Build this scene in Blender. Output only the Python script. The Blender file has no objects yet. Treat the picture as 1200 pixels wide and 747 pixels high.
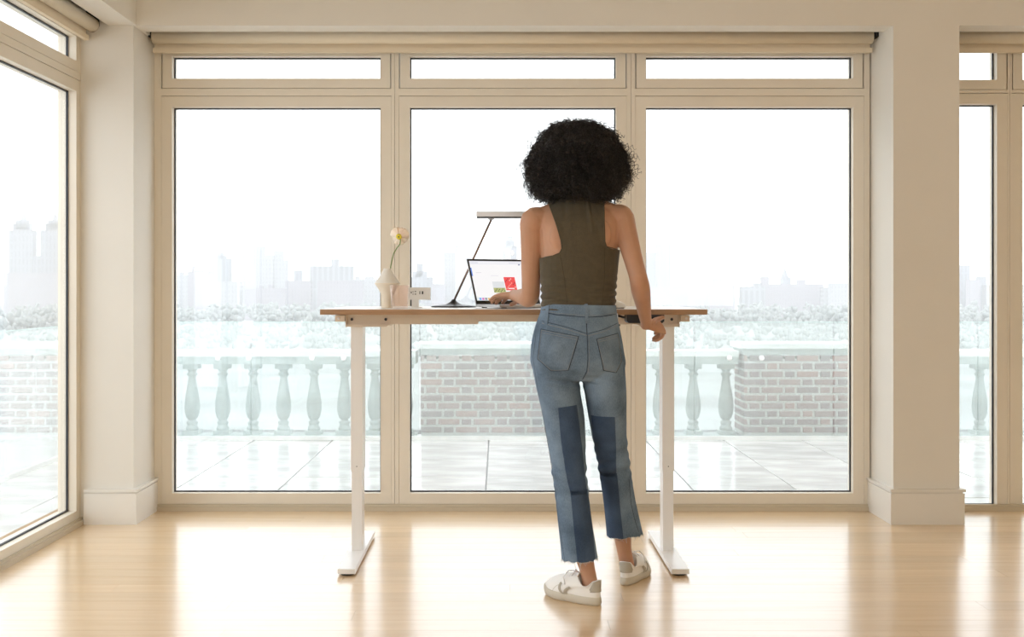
import bpy, bmesh, math, random
import numpy as np
from mathutils import Vector, Matrix, noise
from mathutils.bvhtree import BVHTree

random.seed(7)
RNG = np.random.default_rng(7)
SC = bpy.context.scene
COL = SC.collection

# ---------------------------------------------------------------- camera
F = 1305.0                # focal length in pixels of a 1200 px wide frame
EYE = 1.139
HX, HY = 585.0, 338.0     # vanishing point of the depth axis
cam_d = bpy.data.cameras.new('camera')
cam_d.sensor_width = 36.0
cam_d.lens = F / 1200.0 * 36.0
cam_d.shift_x = (600.0 - HX) / 1200.0
cam_d.shift_y = -(373.5 - HY) / 1200.0
cam_d.clip_start = 0.05
cam_d.clip_end = 6000
cam = bpy.data.objects.new('camera', cam_d)
cam.location = (0, 0, EYE)
cam.rotation_euler = (math.radians(90), 0, 0)
COL.objects.link(cam)
SC.camera = cam

# ---------------------------------------------------------------- sky and exposure
W = bpy.data.worlds.new('overcast')
SC.world = W
W.use_nodes = True
bg = W.node_tree.nodes['Background']
bg.inputs['Color'].default_value = (0.93, 0.97, 1.0, 1)
bg.inputs['Strength'].default_value = 2.7
SC.view_settings.view_transform = 'Standard'
SC.view_settings.look = 'None'
SC.view_settings.gamma = 1.0
SC.view_settings.use_curve_mapping = False
SC.view_settings.exposure = 0.0
SC.cycles.use_denoising = True
SC.cycles.max_bounces = 12
SC.cycles.diffuse_bounces = 6
SC.cycles.glossy_bounces = 5
SC.cycles.transmission_bounces = 8
SC.cycles.transparent_max_bounces = 24
SC.cycles.volume_bounces = 1
SC.cycles.sample_clamp_indirect = 8.0

# warm fill lights added out of view under the ceiling to brighten the room
def fill_panel(x, y, sx, sy, power):
    l = bpy.data.lights.new('fill_light', 'AREA')
    l.shape = 'RECTANGLE'; l.size = sx; l.size_y = sy; l.energy = power
    l.color = (1.0, 0.88, 0.66)
    o = bpy.data.objects.new('fill_light', l)
    o.location = (x, y, 2.78)
    COL.objects.link(o)
    return o
FILL_POWER = 14
for lx in (-0.6, 3.2):
    for ly in (-2.2, 0.6):
        fill_panel(lx, ly, .9, .9, FILL_POWER)

def P(px, py, d):
    return Vector(((px - HX) * d / F, d, EYE - (py - HY) * d / F))

# ---------------------------------------------------------------- materials
def mat(name, col, rough=0.5, metal=0.0, spec=0.5, coat=0.0, noise_amt=0.0, noise_scale=20.0,
        bump=0.0, bump_scale=200.0, stretch=None, col2=None, emit=None, estr=0.0, trans=0.0, ior=1.45, sheen=0.0, sss=0.0):
    m = bpy.data.materials.new(name)
    m.use_nodes = True
    nt = m.node_tree
    b = nt.nodes['Principled BSDF']
    b.inputs['Base Color'].default_value = (*col, 1)
    b.inputs['Roughness'].default_value = rough
    b.inputs['Metallic'].default_value = metal
    b.inputs['Specular IOR Level'].default_value = spec
    b.inputs['Coat Weight'].default_value = coat
    b.inputs['IOR'].default_value = ior
    b.inputs['Transmission Weight'].default_value = trans
    if sheen: b.inputs['Sheen Weight'].default_value = sheen
    if sss:
        b.inputs['Subsurface Weight'].default_value = sss
        b.inputs['Subsurface Radius'].default_value = (0.02, 0.008, 0.004)
        b.inputs['Subsurface Scale'].default_value = 0.6
    if emit:
        b.inputs['Emission Color'].default_value = (*emit, 1)
        b.inputs['Emission Strength'].default_value = estr
    tc = nt.nodes.new('ShaderNodeTexCoord')
    mp = nt.nodes.new('ShaderNodeMapping')
    nt.links.new(tc.outputs['Object'], mp.inputs['Vector'])
    if stretch: mp.inputs['Scale'].default_value = stretch
    if noise_amt > 0 or col2:
        n = nt.nodes.new('ShaderNodeTexNoise')
        n.inputs['Scale'].default_value = noise_scale
        n.inputs['Detail'].default_value = 5
        nt.links.new(mp.outputs['Vector'], n.inputs['Vector'])
        r = nt.nodes.new('ShaderNodeValToRGB')
        c2 = col2 if col2 else tuple(c * (1 - noise_amt) for c in col)
        r.color_ramp.elements[0].position = 0.35
        r.color_ramp.elements[1].position = 0.65
        r.color_ramp.elements[0].color = (*c2, 1)
        r.color_ramp.elements[1].color = (*col, 1)
        nt.links.new(n.outputs['Fac'], r.inputs['Fac'])
        nt.links.new(r.outputs['Color'], b.inputs['Base Color'])
    if bump > 0:
        n2 = nt.nodes.new('ShaderNodeTexNoise')
        n2.inputs['Scale'].default_value = bump_scale
        n2.inputs['Detail'].default_value = 4
        nt.links.new(mp.outputs['Vector'], n2.inputs['Vector'])
        bp = nt.nodes.new('ShaderNodeBump')
        bp.inputs['Strength'].default_value = bump
        bp.inputs['Distance'].default_value = 0.004
        nt.links.new(n2.outputs['Fac'], bp.inputs['Height'])
        nt.links.new(bp.outputs['Normal'], b.inputs['Normal'])
    return m

def glass_sheet(name, tint=(1, 1, 1), haze=0.0, refl=1.0):
    """window glass: transparent with fresnel reflection, optionally a film of drops that scatters"""
    m = bpy.data.materials.new(name); m.use_nodes = True
    nt = m.node_tree; nt.nodes.clear()
    out = nt.nodes.new('ShaderNodeOutputMaterial')
    tr = nt.nodes.new('ShaderNodeBsdfTransparent'); tr.inputs['Color'].default_value = (*tint, 1)
    gl = nt.nodes.new('ShaderNodeBsdfGlossy'); gl.inputs['Roughness'].default_value = 0.0
    gl.inputs['Color'].default_value = (refl, refl, refl, 1)
    # Schlick reflectance, the same from both sides of the sheet
    ge = nt.nodes.new('ShaderNodeNewGeometry')
    dt = nt.nodes.new('ShaderNodeVectorMath'); dt.operation = 'DOT_PRODUCT'
    nt.links.new(ge.outputs['Incoming'], dt.inputs[0]); nt.links.new(ge.outputs['Normal'], dt.inputs[1])
    def mth(op, a, b=None):
        n_ = nt.nodes.new('ShaderNodeMath'); n_.operation = op
        for i_, v_ in enumerate((a, b)):
            if v_ is None: continue
            if isinstance(v_, (int, float)): n_.inputs[i_].default_value = v_
            else: nt.links.new(v_, n_.inputs[i_])
        return n_.outputs[0]
    c_ = mth('SUBTRACT', 1.0, mth('ABSOLUTE', dt.outputs['Value']))
    fac = mth('ADD', mth('MULTIPLY', mth('POWER', c_, 5.0), 0.92), 0.035)
    mx = nt.nodes.new('ShaderNodeMixShader')
    nt.links.new(fac, mx.inputs['Fac'])
    src = tr.outputs['BSDF']
    if haze > 0:
        df = nt.nodes.new('ShaderNodeBsdfTranslucent'); df.inputs['Color'].default_value = (0.9, 0.95, 0.95, 1)
        dd = nt.nodes.new('ShaderNodeBsdfDiffuse'); dd.inputs['Color'].default_value = (0.9, 0.95, 0.95, 1)
        ad = nt.nodes.new('ShaderNodeMixShader'); ad.inputs['Fac'].default_value = 0.5
        nt.links.new(df.outputs['BSDF'], ad.inputs[1]); nt.links.new(dd.outputs['BSDF'], ad.inputs[2])
        tc = nt.nodes.new('ShaderNodeTexCoord')
        n = nt.nodes.new('ShaderNodeTexNoise'); n.inputs['Scale'].default_value = 60; n.inputs['Detail'].default_value = 8
        nt.links.new(tc.outputs['Object'], n.inputs['Vector'])
        mr = nt.nodes.new('ShaderNodeMapRange')
        mr.inputs['From Min'].default_value = 0.35; mr.inputs['From Max'].default_value = 0.65
        mr.inputs['To Min'].default_value = haze * 0.75; mr.inputs['To Max'].default_value = haze * 1.25
        nt.links.new(n.outputs['Fac'], mr.inputs['Value'])
        m2 = nt.nodes.new('ShaderNodeMixShader')
        nt.links.new(mr.outputs['Result'], m2.inputs['Fac'])
        nt.links.new(src, m2.inputs[1]); nt.links.new(ad.outputs['Shader'], m2.inputs[2])
        src = m2.outputs['Shader']
    nt.links.new(src, mx.inputs[1]); nt.links.new(gl.outputs['BSDF'], mx.inputs[2])
    nt.links.new(mx.outputs['Shader'], out.inputs['Surface'])
    return m

M = {}
M['paint'] = mat('wall_paint', (0.79, 0.765, 0.71), 0.75, noise_amt=0.02, noise_scale=3, bump=0.06, bump_scale=300)
M['ceiling'] = mat('ceiling_paint', (0.80, 0.74, 0.62), 0.8)
M['trim'] = mat('baseboard_enamel', (0.81, 0.79, 0.745), 0.4, noise_amt=0.02, noise_scale=4)
M['frame'] = mat('window_frame_enamel', (0.83, 0.775, 0.675), 0.42, noise_amt=0.03, noise_scale=5)
M['gasket'] = mat('rubber_gasket', (0.045, 0.05, 0.06), 0.5)
M['sill'] = mat('threshold_paint', (0.62, 0.55, 0.43), 0.45)
M['shade'] = mat('shade_fabric', (0.80, 0.71, 0.56), 0.85, bump=0.15, bump_scale=500)
M['dark'] = mat('black_plastic', (0.02, 0.02, 0.022), 0.4)
M['glass'] = glass_sheet('window_glass')
M['railglass'] = glass_sheet('wet_railing_glass', (0.965, 0.985, 0.985), 0.20)
M['edgeglass'] = mat('glass_edge', (0.55, 0.75, 0.72), 0.2)
M['white'] = mat('white_powder_coat', (0.85, 0.845, 0.84), 0.3)
M['white_plastic'] = mat('white_plastic', (0.89, 0.89, 0.88), 0.35)
M['foot_pad'] = mat('foot_rubber', (0.015, 0.015, 0.015), 0.6)
M['chrome'] = mat('brushed_steel', (0.6, 0.6, 0.6), 0.3, metal=1.0)
M['alu'] = mat('aluminium', (0.62, 0.62, 0.64), 0.35, metal=0.9)
M['wood_edge'] = mat('oak_edge', (0.43, 0.26, 0.145), 0.5, col2=(0.33, 0.19, 0.10), noise_scale=14, stretch=(1.2, 14, 30))
M['laminate'] = mat('desk_laminate', (0.80, 0.79, 0.77), 0.3)
M['coping'] = mat('pale_limestone', (0.80, 0.82, 0.80), 0.7, noise_amt=0.12, noise_scale=6, bump=0.2, bump_scale=40)
M['stone'] = mat('weathered_stone', (0.53, 0.585, 0.57), 0.8, noise_amt=0.22, noise_scale=7, bump=0.3, bump_scale=40)
M['mortar'] = mat('mortar', (0.74, 0.76, 0.75), 0.9, noise_amt=0.1, noise_scale=8)
M['bricks'] = [mat('brick_clay', c, 0.85, noise_amt=0.22, noise_scale=16, bump=0.3, bump_scale=60) for c in
               [(0.44, 0.35, 0.34), (0.39, 0.32, 0.325), (0.48, 0.375, 0.36), (0.38, 0.335, 0.34), (0.52, 0.37, 0.34)]]
M['tile'] = [mat('paver_stone', c, 0.14, noise_amt=0.30, noise_scale=2.2, bump=0.10, bump_scale=3, stretch=(1, 2.2, 1), spec=0.9) for c in
             [(0.66, 0.66, 0.645), (0.62, 0.625, 0.61), (0.69, 0.69, 0.675)]]
M['joint'] = mat('paver_joint', (0.20, 0.21, 0.21), 0.9)

def wood_plank(name, c1, c2):
    m = bpy.data.materials.new(name); m.use_nodes = True
    nt = m.node_tree; b = nt.nodes['Principled BSDF']
    tc = nt.nodes.new('ShaderNodeTexCoord'); mp = nt.nodes.new('ShaderNodeMapping')
    mp.inputs['Scale'].default_value = (1.2, 16, 16)
    nt.links.new(tc.outputs['Object'], mp.inputs['Vector'])
    oi = nt.nodes.new('ShaderNodeObjectInfo')
    cx = nt.nodes.new('ShaderNodeVectorMath'); cx.operation = 'ADD'
    cb = nt.nodes.new('ShaderNodeCombineXYZ')
    ml = nt.nodes.new('ShaderNodeMath'); ml.operation = 'MULTIPLY'; ml.inputs[1].default_value = 40
    nt.links.new(oi.outputs['Random'], ml.inputs[0])
    nt.links.new(ml.outputs[0], cb.inputs['X']); nt.links.new(ml.outputs[0], cb.inputs['Z'])
    nt.links.new(mp.outputs['Vector'], cx.inputs[0]); nt.links.new(cb.outputs['Vector'], cx.inputs[1])
    n = nt.nodes.new('ShaderNodeTexNoise'); n.inputs['Scale'].default_value = 1.6; n.inputs['Detail'].default_value = 6
    nt.links.new(cx.outputs['Vector'], n.inputs['Vector'])
    r = nt.nodes.new('ShaderNodeValToRGB')
    r.color_ramp.elements[0].position = 0.3; r.color_ramp.elements[0].color = (*c2, 1)
    r.color_ramp.elements[1].position = 0.7; r.color_ramp.elements[1].color = (*c1, 1)
    nt.links.new(n.outputs['Fac'], r.inputs['Fac'])
    hs = nt.nodes.new('ShaderNodeHueSaturation')
    mr = nt.nodes.new('ShaderNodeMapRange'); mr.inputs['To Min'].default_value = 0.91; mr.inputs['To Max'].default_value = 1.05
    nt.links.new(oi.outputs['Random'], mr.inputs['Value']); nt.links.new(mr.outputs['Result'], hs.inputs['Value'])
    nt.links.new(r.outputs['Color'], hs.inputs['Color'])
    nt.links.new(hs.outputs['Color'], b.inputs['Base Color'])
    b.inputs['Roughness'].default_value = 0.32
    b.inputs['Specular IOR Level'].default_value = 0.6
    b.inputs['Coat Weight'].default_value = 1.0
    b.inputs['Coat IOR'].default_value = 1.62
    b.inputs['Coat Roughness'].default_value = 0.17
    return m
M['plank'] = wood_plank('maple_plank', (0.80, 0.60, 0.375), (0.72, 0.51, 0.295))
M['subfloor'] = mat('floor_joint', (0.34, 0.22, 0.12), 0.9)

# ---------------------------------------------------------------- mesh helpers
def tag(o, label=None, cat=None, group=None, kind=None):
    if label: o['label'] = label
    if cat: o['category'] = cat
    if group: o['group'] = group
    if kind: o['kind'] = kind
    return o

def empty(name, loc=(0, 0, 0), rz=0.0):
    o = bpy.data.objects.new(name, None)
    o.empty_display_size = 0.05
    o.location = loc; o.rotation_euler = (0, 0, rz)
    COL.objects.link(o)
    return o

def link(name, me, m, parent=None):
    o = bpy.data.objects.new(name, me)
    if m is not None:
        me.materials.clear()
        for x in (m if isinstance(m, (list, tuple)) else [m]): me.materials.append(x)
    COL.objects.link(o)
    if parent is not None:
        o.parent = parent
        # parents sit at their base; meshes are written in world space, so subtract it
        root = parent
        off = Matrix.Identity(4)
        while root is not None:
            off = Matrix.LocRotScale(root.location, root.rotation_euler, root.scale) @ off
            root = root.parent
        o.matrix_local = off.inverted()
    return o

def bm_obj(name, bm, m, parent=None, smooth=False, bevel=0.0):
    if bevel > 0:
        bmesh.ops.bevel(bm, geom=[e for e in bm.edges if e.calc_face_angle(0) > 0.5], offset=bevel, segments=2, affect='EDGES', profile=0.5, clamp_overlap=True)
    bmesh.ops.recalc_face_normals(bm, faces=bm.faces)
    me = bpy.data.meshes.new(name)
    bm.to_mesh(me); bm.free()
    if smooth:
        me.polygons.foreach_set('use_smooth', [True] * len(me.polygons))
    return link(name, me, m, parent)

def add_box(bm, x0, x1, y0, y1, z0, z1):
    v = [bm.verts.new((x, y, z)) for x in (x0, x1) for y in (y0, y1) for z in (z0, z1)]
    for f in ((0, 1, 3, 2), (4, 6, 7, 5), (0, 4, 5, 1), (2, 3, 7, 6), (0, 2, 6, 4), (1, 5, 7, 3)):
        bm.faces.new([v[i] for i in f])
    return v

def box(name, x0, x1, y0, y1, z0, z1, m, parent=None, bevel=0.0):
    bm = bmesh.new(); add_box(bm, x0, x1, y0, y1, z0, z1)
    return bm_obj(name, bm, m, parent, bevel=bevel)

def boxes(name, lst, m, parent=None, bevel=0.0):
    bm = bmesh.new()
    for b in lst: add_box(bm, *b)
    return bm_obj(name, bm, m, parent, bevel=bevel)

def add_tube(bm, pts, radii, seg=10, cap=True, flat=None):
    """tube through pts; radii float/list; flat=(vector, factor) squashes along a direction"""
    pts = [Vector(p) for p in pts]
    if not isinstance(radii, (list, tuple)): radii = [radii] * len(pts)
    rings = []
    ref = None
    for i, p in enumerate(pts):
        t = (pts[min(i + 1, len(pts) - 1)] - pts[max(i - 1, 0)]).normalized()
        if ref is None:
            ref = Vector((0, 0, 1)) if abs(t.z) < 0.9 else Vector((1, 0, 0))
        a = t.cross(ref).normalized(); b = a.cross(t).normalized(); ref = b
        ring = []
        for k in range(seg):
            th = 2 * math.pi * k / seg
            off = (a * math.cos(th) + b * math.sin(th)) * radii[i]
            if flat:
                n = flat[0]; c = off.dot(n); off = off - n * c * (1 - flat[1])
            ring.append(bm.verts.new(p + off))
        rings.append(ring)
    for i in range(len(rings) - 1):
        for k in range(seg):
            k2 = (k + 1) % seg
            bm.faces.new((rings[i][k], rings[i][k2], rings[i + 1][k2], rings[i + 1][k]))
    if cap:
        bm.faces.new(rings[0][::-1]); bm.faces.new(rings[-1])
    return rings

def tube(name, pts, r, m, parent=None, seg=10, smooth=True):
    bm = bmesh.new(); add_tube(bm, pts, r, seg)
    return bm_obj(name, bm, m, parent, smooth=smooth)

def add_lathe(bm, prof, cx, cy, seg=28, cap=True):
    rings = []
    for r, z in prof:
        rings.append([bm.verts.new((cx + r * math.cos(2 * math.pi * k / seg), cy + r * math.sin(2 * math.pi * k / seg), z)) for k in range(seg)])
    for i in range(len(rings) - 1):
        for k in range(seg):
            k2 = (k + 1) % seg
            bm.faces.new((rings[i][k], rings[i][k2], rings[i + 1][k2], rings[i + 1][k]))
    if cap:
        bm.faces.new(rings[0][::-1]); bm.faces.new(rings[-1])

def lathe(name, prof, cx, cy, m, parent=None, seg=28, cap=True, smooth=True):
    bm = bmesh.new(); add_lathe(bm, prof, cx, cy, seg, cap)
    return bm_obj(name, bm, m, parent, smooth=smooth)

def add_rings(bm, rings):
    """closed loft through rings of equal point count"""
    R = [[bm.verts.new(p) for p in r] for r in rings]
    n = len(R[0])
    for i in range(len(R) - 1):
        for k in range(n):
            k2 = (k + 1) % n
            bm.faces.new((R[i][k], R[i][k2], R[i + 1][k2], R[i + 1][k]))
    bm.faces.new(R[0][::-1]); bm.faces.new(R[-1])

def interp(tab, z):
    """tab rows sorted by first column; linear/cosine interpolation of the rest"""
    if z <= tab[0][0]: return tab[0][1:]
    for a, b in zip(tab, tab[1:]):
        if z <= b[0]:
            t = (z - a[0]) / (b[0] - a[0])
            return [x + (y - x) * t for x, y in zip(a[1:], b[1:])]
    return tab[-1][1:]

def smooth_rows(tab, n):
    """resample rows (z ascending) with catmull-rom on every column"""
    T = [list(map(float, r)) for r in tab]
    out = []
    for i in range(len(T) - 1):
        p0 = T[max(i - 1, 0)]; p1 = T[i]; p2 = T[i + 1]; p3 = T[min(i + 2, len(T) - 1)]
        for k in range(n):
            t = k / n
            out.append([0.5 * ((2 * b) + (-a + c) * t + (2 * a - 5 * b + 4 * c - d) * t * t + (-a + 3 * b - 3 * c + d) * t ** 3)
                        for a, b, c, d in zip(p0, p1, p2, p3)])
    out.append(T[-1])
    return out

def remeshed(bm, voxel, smooth_it=6, fac=0.5):
    """union of overlapping closed shells as one continuous surface -> (verts Nx3, tris Mx3)"""
    me = bpy.data.meshes.new('tmp'); bmesh.ops.recalc_face_normals(bm, faces=bm.faces); bm.to_mesh(me); bm.free()
    o = bpy.data.objects.new('tmp', me); COL.objects.link(o)
    r = o.modifiers.new('r', 'REMESH'); r.mode = 'VOXEL'; r.voxel_size = voxel
    if smooth_it:
        s = o.modifiers.new('s', 'SMOOTH'); s.iterations = smooth_it; s.factor = fac
    dg = bpy.context.evaluated_depsgraph_get()
    ev = o.evaluated_get(dg)
    m2 = ev.to_mesh()
    m2.calc_loop_triangles()
    V = np.empty(len(m2.vertices) * 3, np.float32); m2.vertices.foreach_get('co', V); V = V.reshape(-1, 3).astype(float)
    Tn = np.empty(len(m2.loop_triangles) * 3, np.int32); m2.loop_triangles.foreach_get('vertices', Tn); Tn = Tn.reshape(-1, 3)
    ev.to_mesh_clear()
    bpy.data.objects.remove(o); bpy.data.meshes.remove(me)
    return V, Tn

def vnormals(V, T):
    n = np.zeros_like(V)
    fn = np.cross(V[T[:, 1]] - V[T[:, 0]], V[T[:, 2]] - V[T[:, 0]])
    for i in range(3): np.add.at(n, T[:, i], fn)
    l = np.linalg.norm(n, axis=1); l[l == 0] = 1
    return n / l[:, None]

def clip(V, T, f, extra=None):
    """keep the part of a triangle mesh where f > 0, cutting triangles cleanly"""
    f = np.asarray(f, float)
    V = list(map(tuple, V)); E = list(map(tuple, extra)) if extra is not None else None
    pos = f > 0
    cnt = pos[T].sum(axis=1)
    out = [tuple(t) for t in T[cnt == 3]]
    cache = {}
    def cut(a, b):
        k = (a, b) if a < b else (b, a)
        if k not in cache:
            fa, fb = f[a], f[b]; t = fa / (fa - fb)
            V.append(tuple(V[a][i] + (V[b][i] - V[a][i]) * t for i in range(3)))
            if E is not None: E.append(tuple(E[a][i] + (E[b][i] - E[a][i]) * t for i in range(3)))
            cache[k] = len(V) - 1
        return cache[k]
    for t in T[(cnt == 1) | (cnt == 2)]:
        a, b, c = map(int, t)
        while not (pos[a] and (not pos[c])): a, b, c = b, c, a
        if pos[b]:
            ac = cut(a, c); bc = cut(b, c)
            out.append((a, b, bc)); out.append((a, bc, ac))
        else:
            out.append((a, cut(a, b), cut(a, c)))
    V = np.array(V); T2 = np.array(out, dtype=int).reshape(-1, 3)
    used = np.unique(T2); mp = -np.ones(len(V), int); mp[used] = np.arange(len(used))
    V = V[used]; T2 = mp[T2]
    if E is not None: return V, T2, np.array(E)[used]
    return V, T2

def np_mesh(name, V, T, m, parent=None, smooth=True):
    me = bpy.data.meshes.new(name)
    me.vertices.add(len(V)); me.vertices.foreach_set('co', np.asarray(V, np.float32).ravel())
    n = len(T); k = T.shape[1]
    me.loops.add(n * k); me.loops.foreach_set('vertex_index', np.asarray(T, np.int32).ravel())
    me.polygons.add(n)
    me.polygons.foreach_set('loop_start', np.arange(0, n * k, k, dtype=np.int32))
    me.polygons.foreach_set('loop_total', np.full(n, k, dtype=np.int32))
    me.update(calc_edges=True); me.validate()
    if smooth: me.polygons.foreach_set('use_smooth', [True] * n)
    return link(name, me, m, parent)

def solid(o, th, offset=-1):
    s = o.modifiers.new('thickness', 'SOLIDIFY'); s.thickness = th; s.offset = offset
    return o

# ================================================================ STRUCTURE
FY = 5.70        # room face of the window frames
PY = 5.376       # face of the pillars and the header
ZH = 2.408       # underside of the header
ZC = 2.85
XL = -2.02       # room face of the left windows
XR = 5.2
YB = -3.6

def X57(px): return (px - HX) * FY / F
def Z57(py): return EYE - (py - HY) * FY / F

# floor
fl = empty('floor', (0, 0, 0)); tag(fl, 'pale maple strip floor of the room, glossy under the windows', 'floor', kind='structure')
box('subfloor', -2.3, XR + .1, YB - .1, 5.86, -0.13, -0.0105, M['subfloor'], fl)
PWD = 0.115
def plank_mesh(L, w):
    bm = bmesh.new(); add_box(bm, 0, L - 0.0007, 0.0004, w - 0.0004, -0.018, 0.0)
    bmesh.ops.recalc_face_normals(bm, faces=bm.faces)
    me = bpy.data.meshes.new('plank'); bm.to_mesh(me); bm.free(); me.materials.append(M['plank'])
    return me
meshes = {}
rowy = 5.775; r = 0; rest = bmesh.new()
while rowy > YB:
    y0 = rowy - PWD
    x = -2.2 - random.uniform(0, 1.6)
    while x < XR:
        L = random.choice([1.5, 1.9, 2.3, 2.7])
        xa, xb = max(x, -2.2), min(x + L, XR)
        if xb - xa > 0.02:
            if y0 > 2.6:
                key = round(xb - xa, 3)
                if key not in meshes: meshes[key] = plank_mesh(xb - xa, PWD)
                o = bpy.data.objects.new('plank', meshes[key]); o.location = (xa, y0, 0); o.parent = fl
                COL.objects.link(o)
            else:
                add_box(rest, xa, xb - 0.0007, y0 + 0.0004, y0 + PWD - 0.0004, -0.018, 0.0)
        x += L
    rowy -= PWD
o = bm_obj('planks', rest, M['plank'], fl); o['kind'] = 'stuff'

# pillars, header, ceiling, walls
pl = box('wall_corner', -2.10, -1.765, PY, FY + .16, 0, ZH, M['paint']); tag(pl, 'square pillar in the corner between the left window and the middle windows', 'pillar', kind='structure')
pr = box('wall_pier', 1.903, 2.222, PY, FY + .16, 0, ZH, M['paint']); tag(pr, 'wide tan pillar right of the three middle windows', 'pillar', kind='structure')
hb = boxes('wall_back', [(-1.751, XR, PY, 5.51, ZH, ZC), (-1.751, XR, 5.51, FY + .16, 2.56, ZC), (-2.12, -1.751, PY, FY + .16, ZH, ZC), (1.903, 2.222, 5.51, FY + .16, ZH, 2.56)], M['paint'])
tag(hb, 'deep header beam over the row of middle windows', 'header', kind='structure')
hl = boxes('wall_left', [(-1.887, -1.751, YB, PY, ZH, ZC), (-2.3, -1.887, YB, PY, 2.56, ZC)], M['paint'])
tag(hl, 'header beam over the windows along the left side', 'header', kind='structure')
# wall ends beyond the windows
wl = box('wall_left', -2.3, XL, YB, 0.45, 0, 2.56, M['paint']); tag(wl, 'left wall behind the camera beside the side windows', 'wall', kind='structure')
ce = box('ceiling', -2.3, XR + .1, YB, FY + .16, ZC, ZC + .1, M['ceiling']); tag(ce, 'ceiling above the header beams', 'ceiling', kind='structure')
wr = box('wall_right', XR, XR + .1, YB, FY + .16, 0, ZC, M['paint']); tag(wr, 'right wall of the room', 'wall', kind='structure')
wb = boxes('wall_rear', [(-2.3, XR + .1, YB - .1, YB, 0, 0.9), (-2.3, XR + .1, YB - .1, YB, 2.3, ZC), (-2.3, -0.6, YB - .1, YB, .9, 2.3), (3.2, XR + .1, YB - .1, YB, .9, 2.3)], M['paint'])
tag(wb, 'rear wall of the room behind the camera with a wide opening', 'wall', kind='structure')

def baseboard(name, segs, label):
    bm = bmesh.new()
    for (x0, x1, y0, y1, e) in segs:
        add_box(bm, x0 - e[0] * .018, x1 + e[1] * .018, y0 - e[2] * .018, y1, 0, 0.150)
        add_box(bm, x0 - e[0] * .012, x1 + e[1] * .012, y0 - e[2] * .012, y1, 0.150, 0.158)
        add_box(bm, x0 - e[0] * .022, x1 + e[1] * .022, y0 - e[2] * .022, y1, 0.158, 0.170)
    o = bm_obj(name, bm, M['trim'], bevel=0.002)
    tag(o, label, 'baseboard', kind='structure')
baseboard('baseboard_left', [(-2.0, -1.765, PY, FY, (0, 1, 1))], 'tall cream baseboard wrapping the corner pillar')
baseboard('baseboard_right', [(1.903, 2.222, PY, FY, (1, 1, 1))], 'tall cream baseboard wrapping the tan pillar right of the windows')

# ---------------------------------------------------------------- windows
def window(name, label, x0, x1, ox0, ox1, zb, zt, tb, tt, axis='y', base=True, seam=0.0008, gap=0.0024):
    """frame from x0..x1 along the wall, glass openings ox0..ox1; axis 'y': wall normal along y at FY; 'x': left wall at XL"""
    ROOT = (0, FY, 0) if axis == 'y' else (XL, 0, 0)
    w = empty(name, ((x0 + x1) / 2, FY + .05, 0) if axis == 'y' else (XL - .05, (x0 + x1) / 2, 0))
    tag(w, label, 'window', kind='structure')
    def bx(nm, lst, m, bevel=0.0):
        L = []
        for (a0, a1, d0, d1, z0, z1) in lst:      # a along wall, d depth outward from the room face
            if axis == 'y': L.append((a0, a1, FY + d0, FY + d1, z0, z1))
            else: L.append((XL - d1, XL - d0, a0, a1, z0, z1))
        return boxes(nm, L, m, w, bevel)
    top = 2.56
    s = 0.055                       # sash width inside the frame
    # fixed outer frame
    bx('frame', [(x0 + seam, ox0 - s, 0, .10, 0.0, top), (ox1 + s, x1 - seam, 0, .10, 0.0, top),
                 (ox0 - s, ox1 + s, 0.0, .10, tt + s, top), (ox0 - s, ox1 + s, 0.0, .10, zt + s + .002, tb - s * .9 - .002)] +
       ([(ox0 - s, ox1 + s, 0.0, .10, 0.0, zb - s)] if zb > .07 else []), M['frame'], 0.0015)
    e = gap / 4
    def sash(a0, a1, z0, z1, wa):
        o = bx('sash', [(a0 - wa, a0, .002, .09, z0 - (wa if z0 > .07 else z0 * .9), z1 + wa), (a1, a1 + wa, .002, .09, z0 - (wa if z0 > .07 else z0 * .9), z1 + wa),
                    (a0, a1, .002, .09, z1, z1 + wa), (a0, a1, .002, .09, z0 - (wa if z0 > .07 else z0 * .9), z0)], M['frame'], 0.0015)
        bx('gasket', [(a0, a0 + .0065, .04, .05, z0, z1), (a1 - .0065, a1, .04, .05, z0, z1),
                      (a0 + .0065, a1 - .0065, .04, .05, z1 - .0065, z1), (a0 + .0065, a1 - .0065, .04, .05, z0, z0 + .0065)], M['gasket'])
        bx('glass_pane', [(a0 + .001, a1 - .001, .050, .058, z0 + .001, z1 - .001)], M['glass'])
    sash(ox0, ox1, zb, zt, s - e)
    sash(ox0, ox1, tb, tt, s * .9 - e)
    if base:
        bx('threshold', [(x0, x1, -.02, 0.0, 0.0, .022), (x0, x1, -.01, 0.0, 0.022, .034)], M['sill'])
    return w

ZB, ZT, TB, TT = Z57(578.5), Z57(125.5), Z57(92), Z57(66)
window('window_1', 'tall fixed window with narrow transom, left of the three behind the desk', X57(180), X57(462.5), X57(201.5), X57(446), ZB, ZT, TB, TT)
window('window_2', 'middle tall window with narrow transom, behind the standing woman', X57(462.5), X57(739.5), X57(480), X57(722), ZB, ZT, TB, TT)
window('window_3', 'tall window with narrow transom right of the woman, beside the tan pillar', X57(739.5), X57(1019.5), X57(757), X57(1000), ZB, ZT, TB, TT)
window('window_5', 'narrow glazed door with its own transom right of the tan pillar', 2.222, X57(1183.5), 2.31, X57(1168.5), .022, Z57(122), Z57(93.5), Z57(57.5))
window('window_6', 'window at the right frame edge, past the narrow glazed door', X57(1183.5), 3.95, X57(1198.5), 3.86, .022, Z57(122), Z57(93.5), Z57(57.5))
we = box('wall_end', 3.95, XR, FY, FY + .16, 0, 2.56, M['paint']); tag(we, 'wall past the last window on the right', 'wall', kind='structure')
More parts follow.
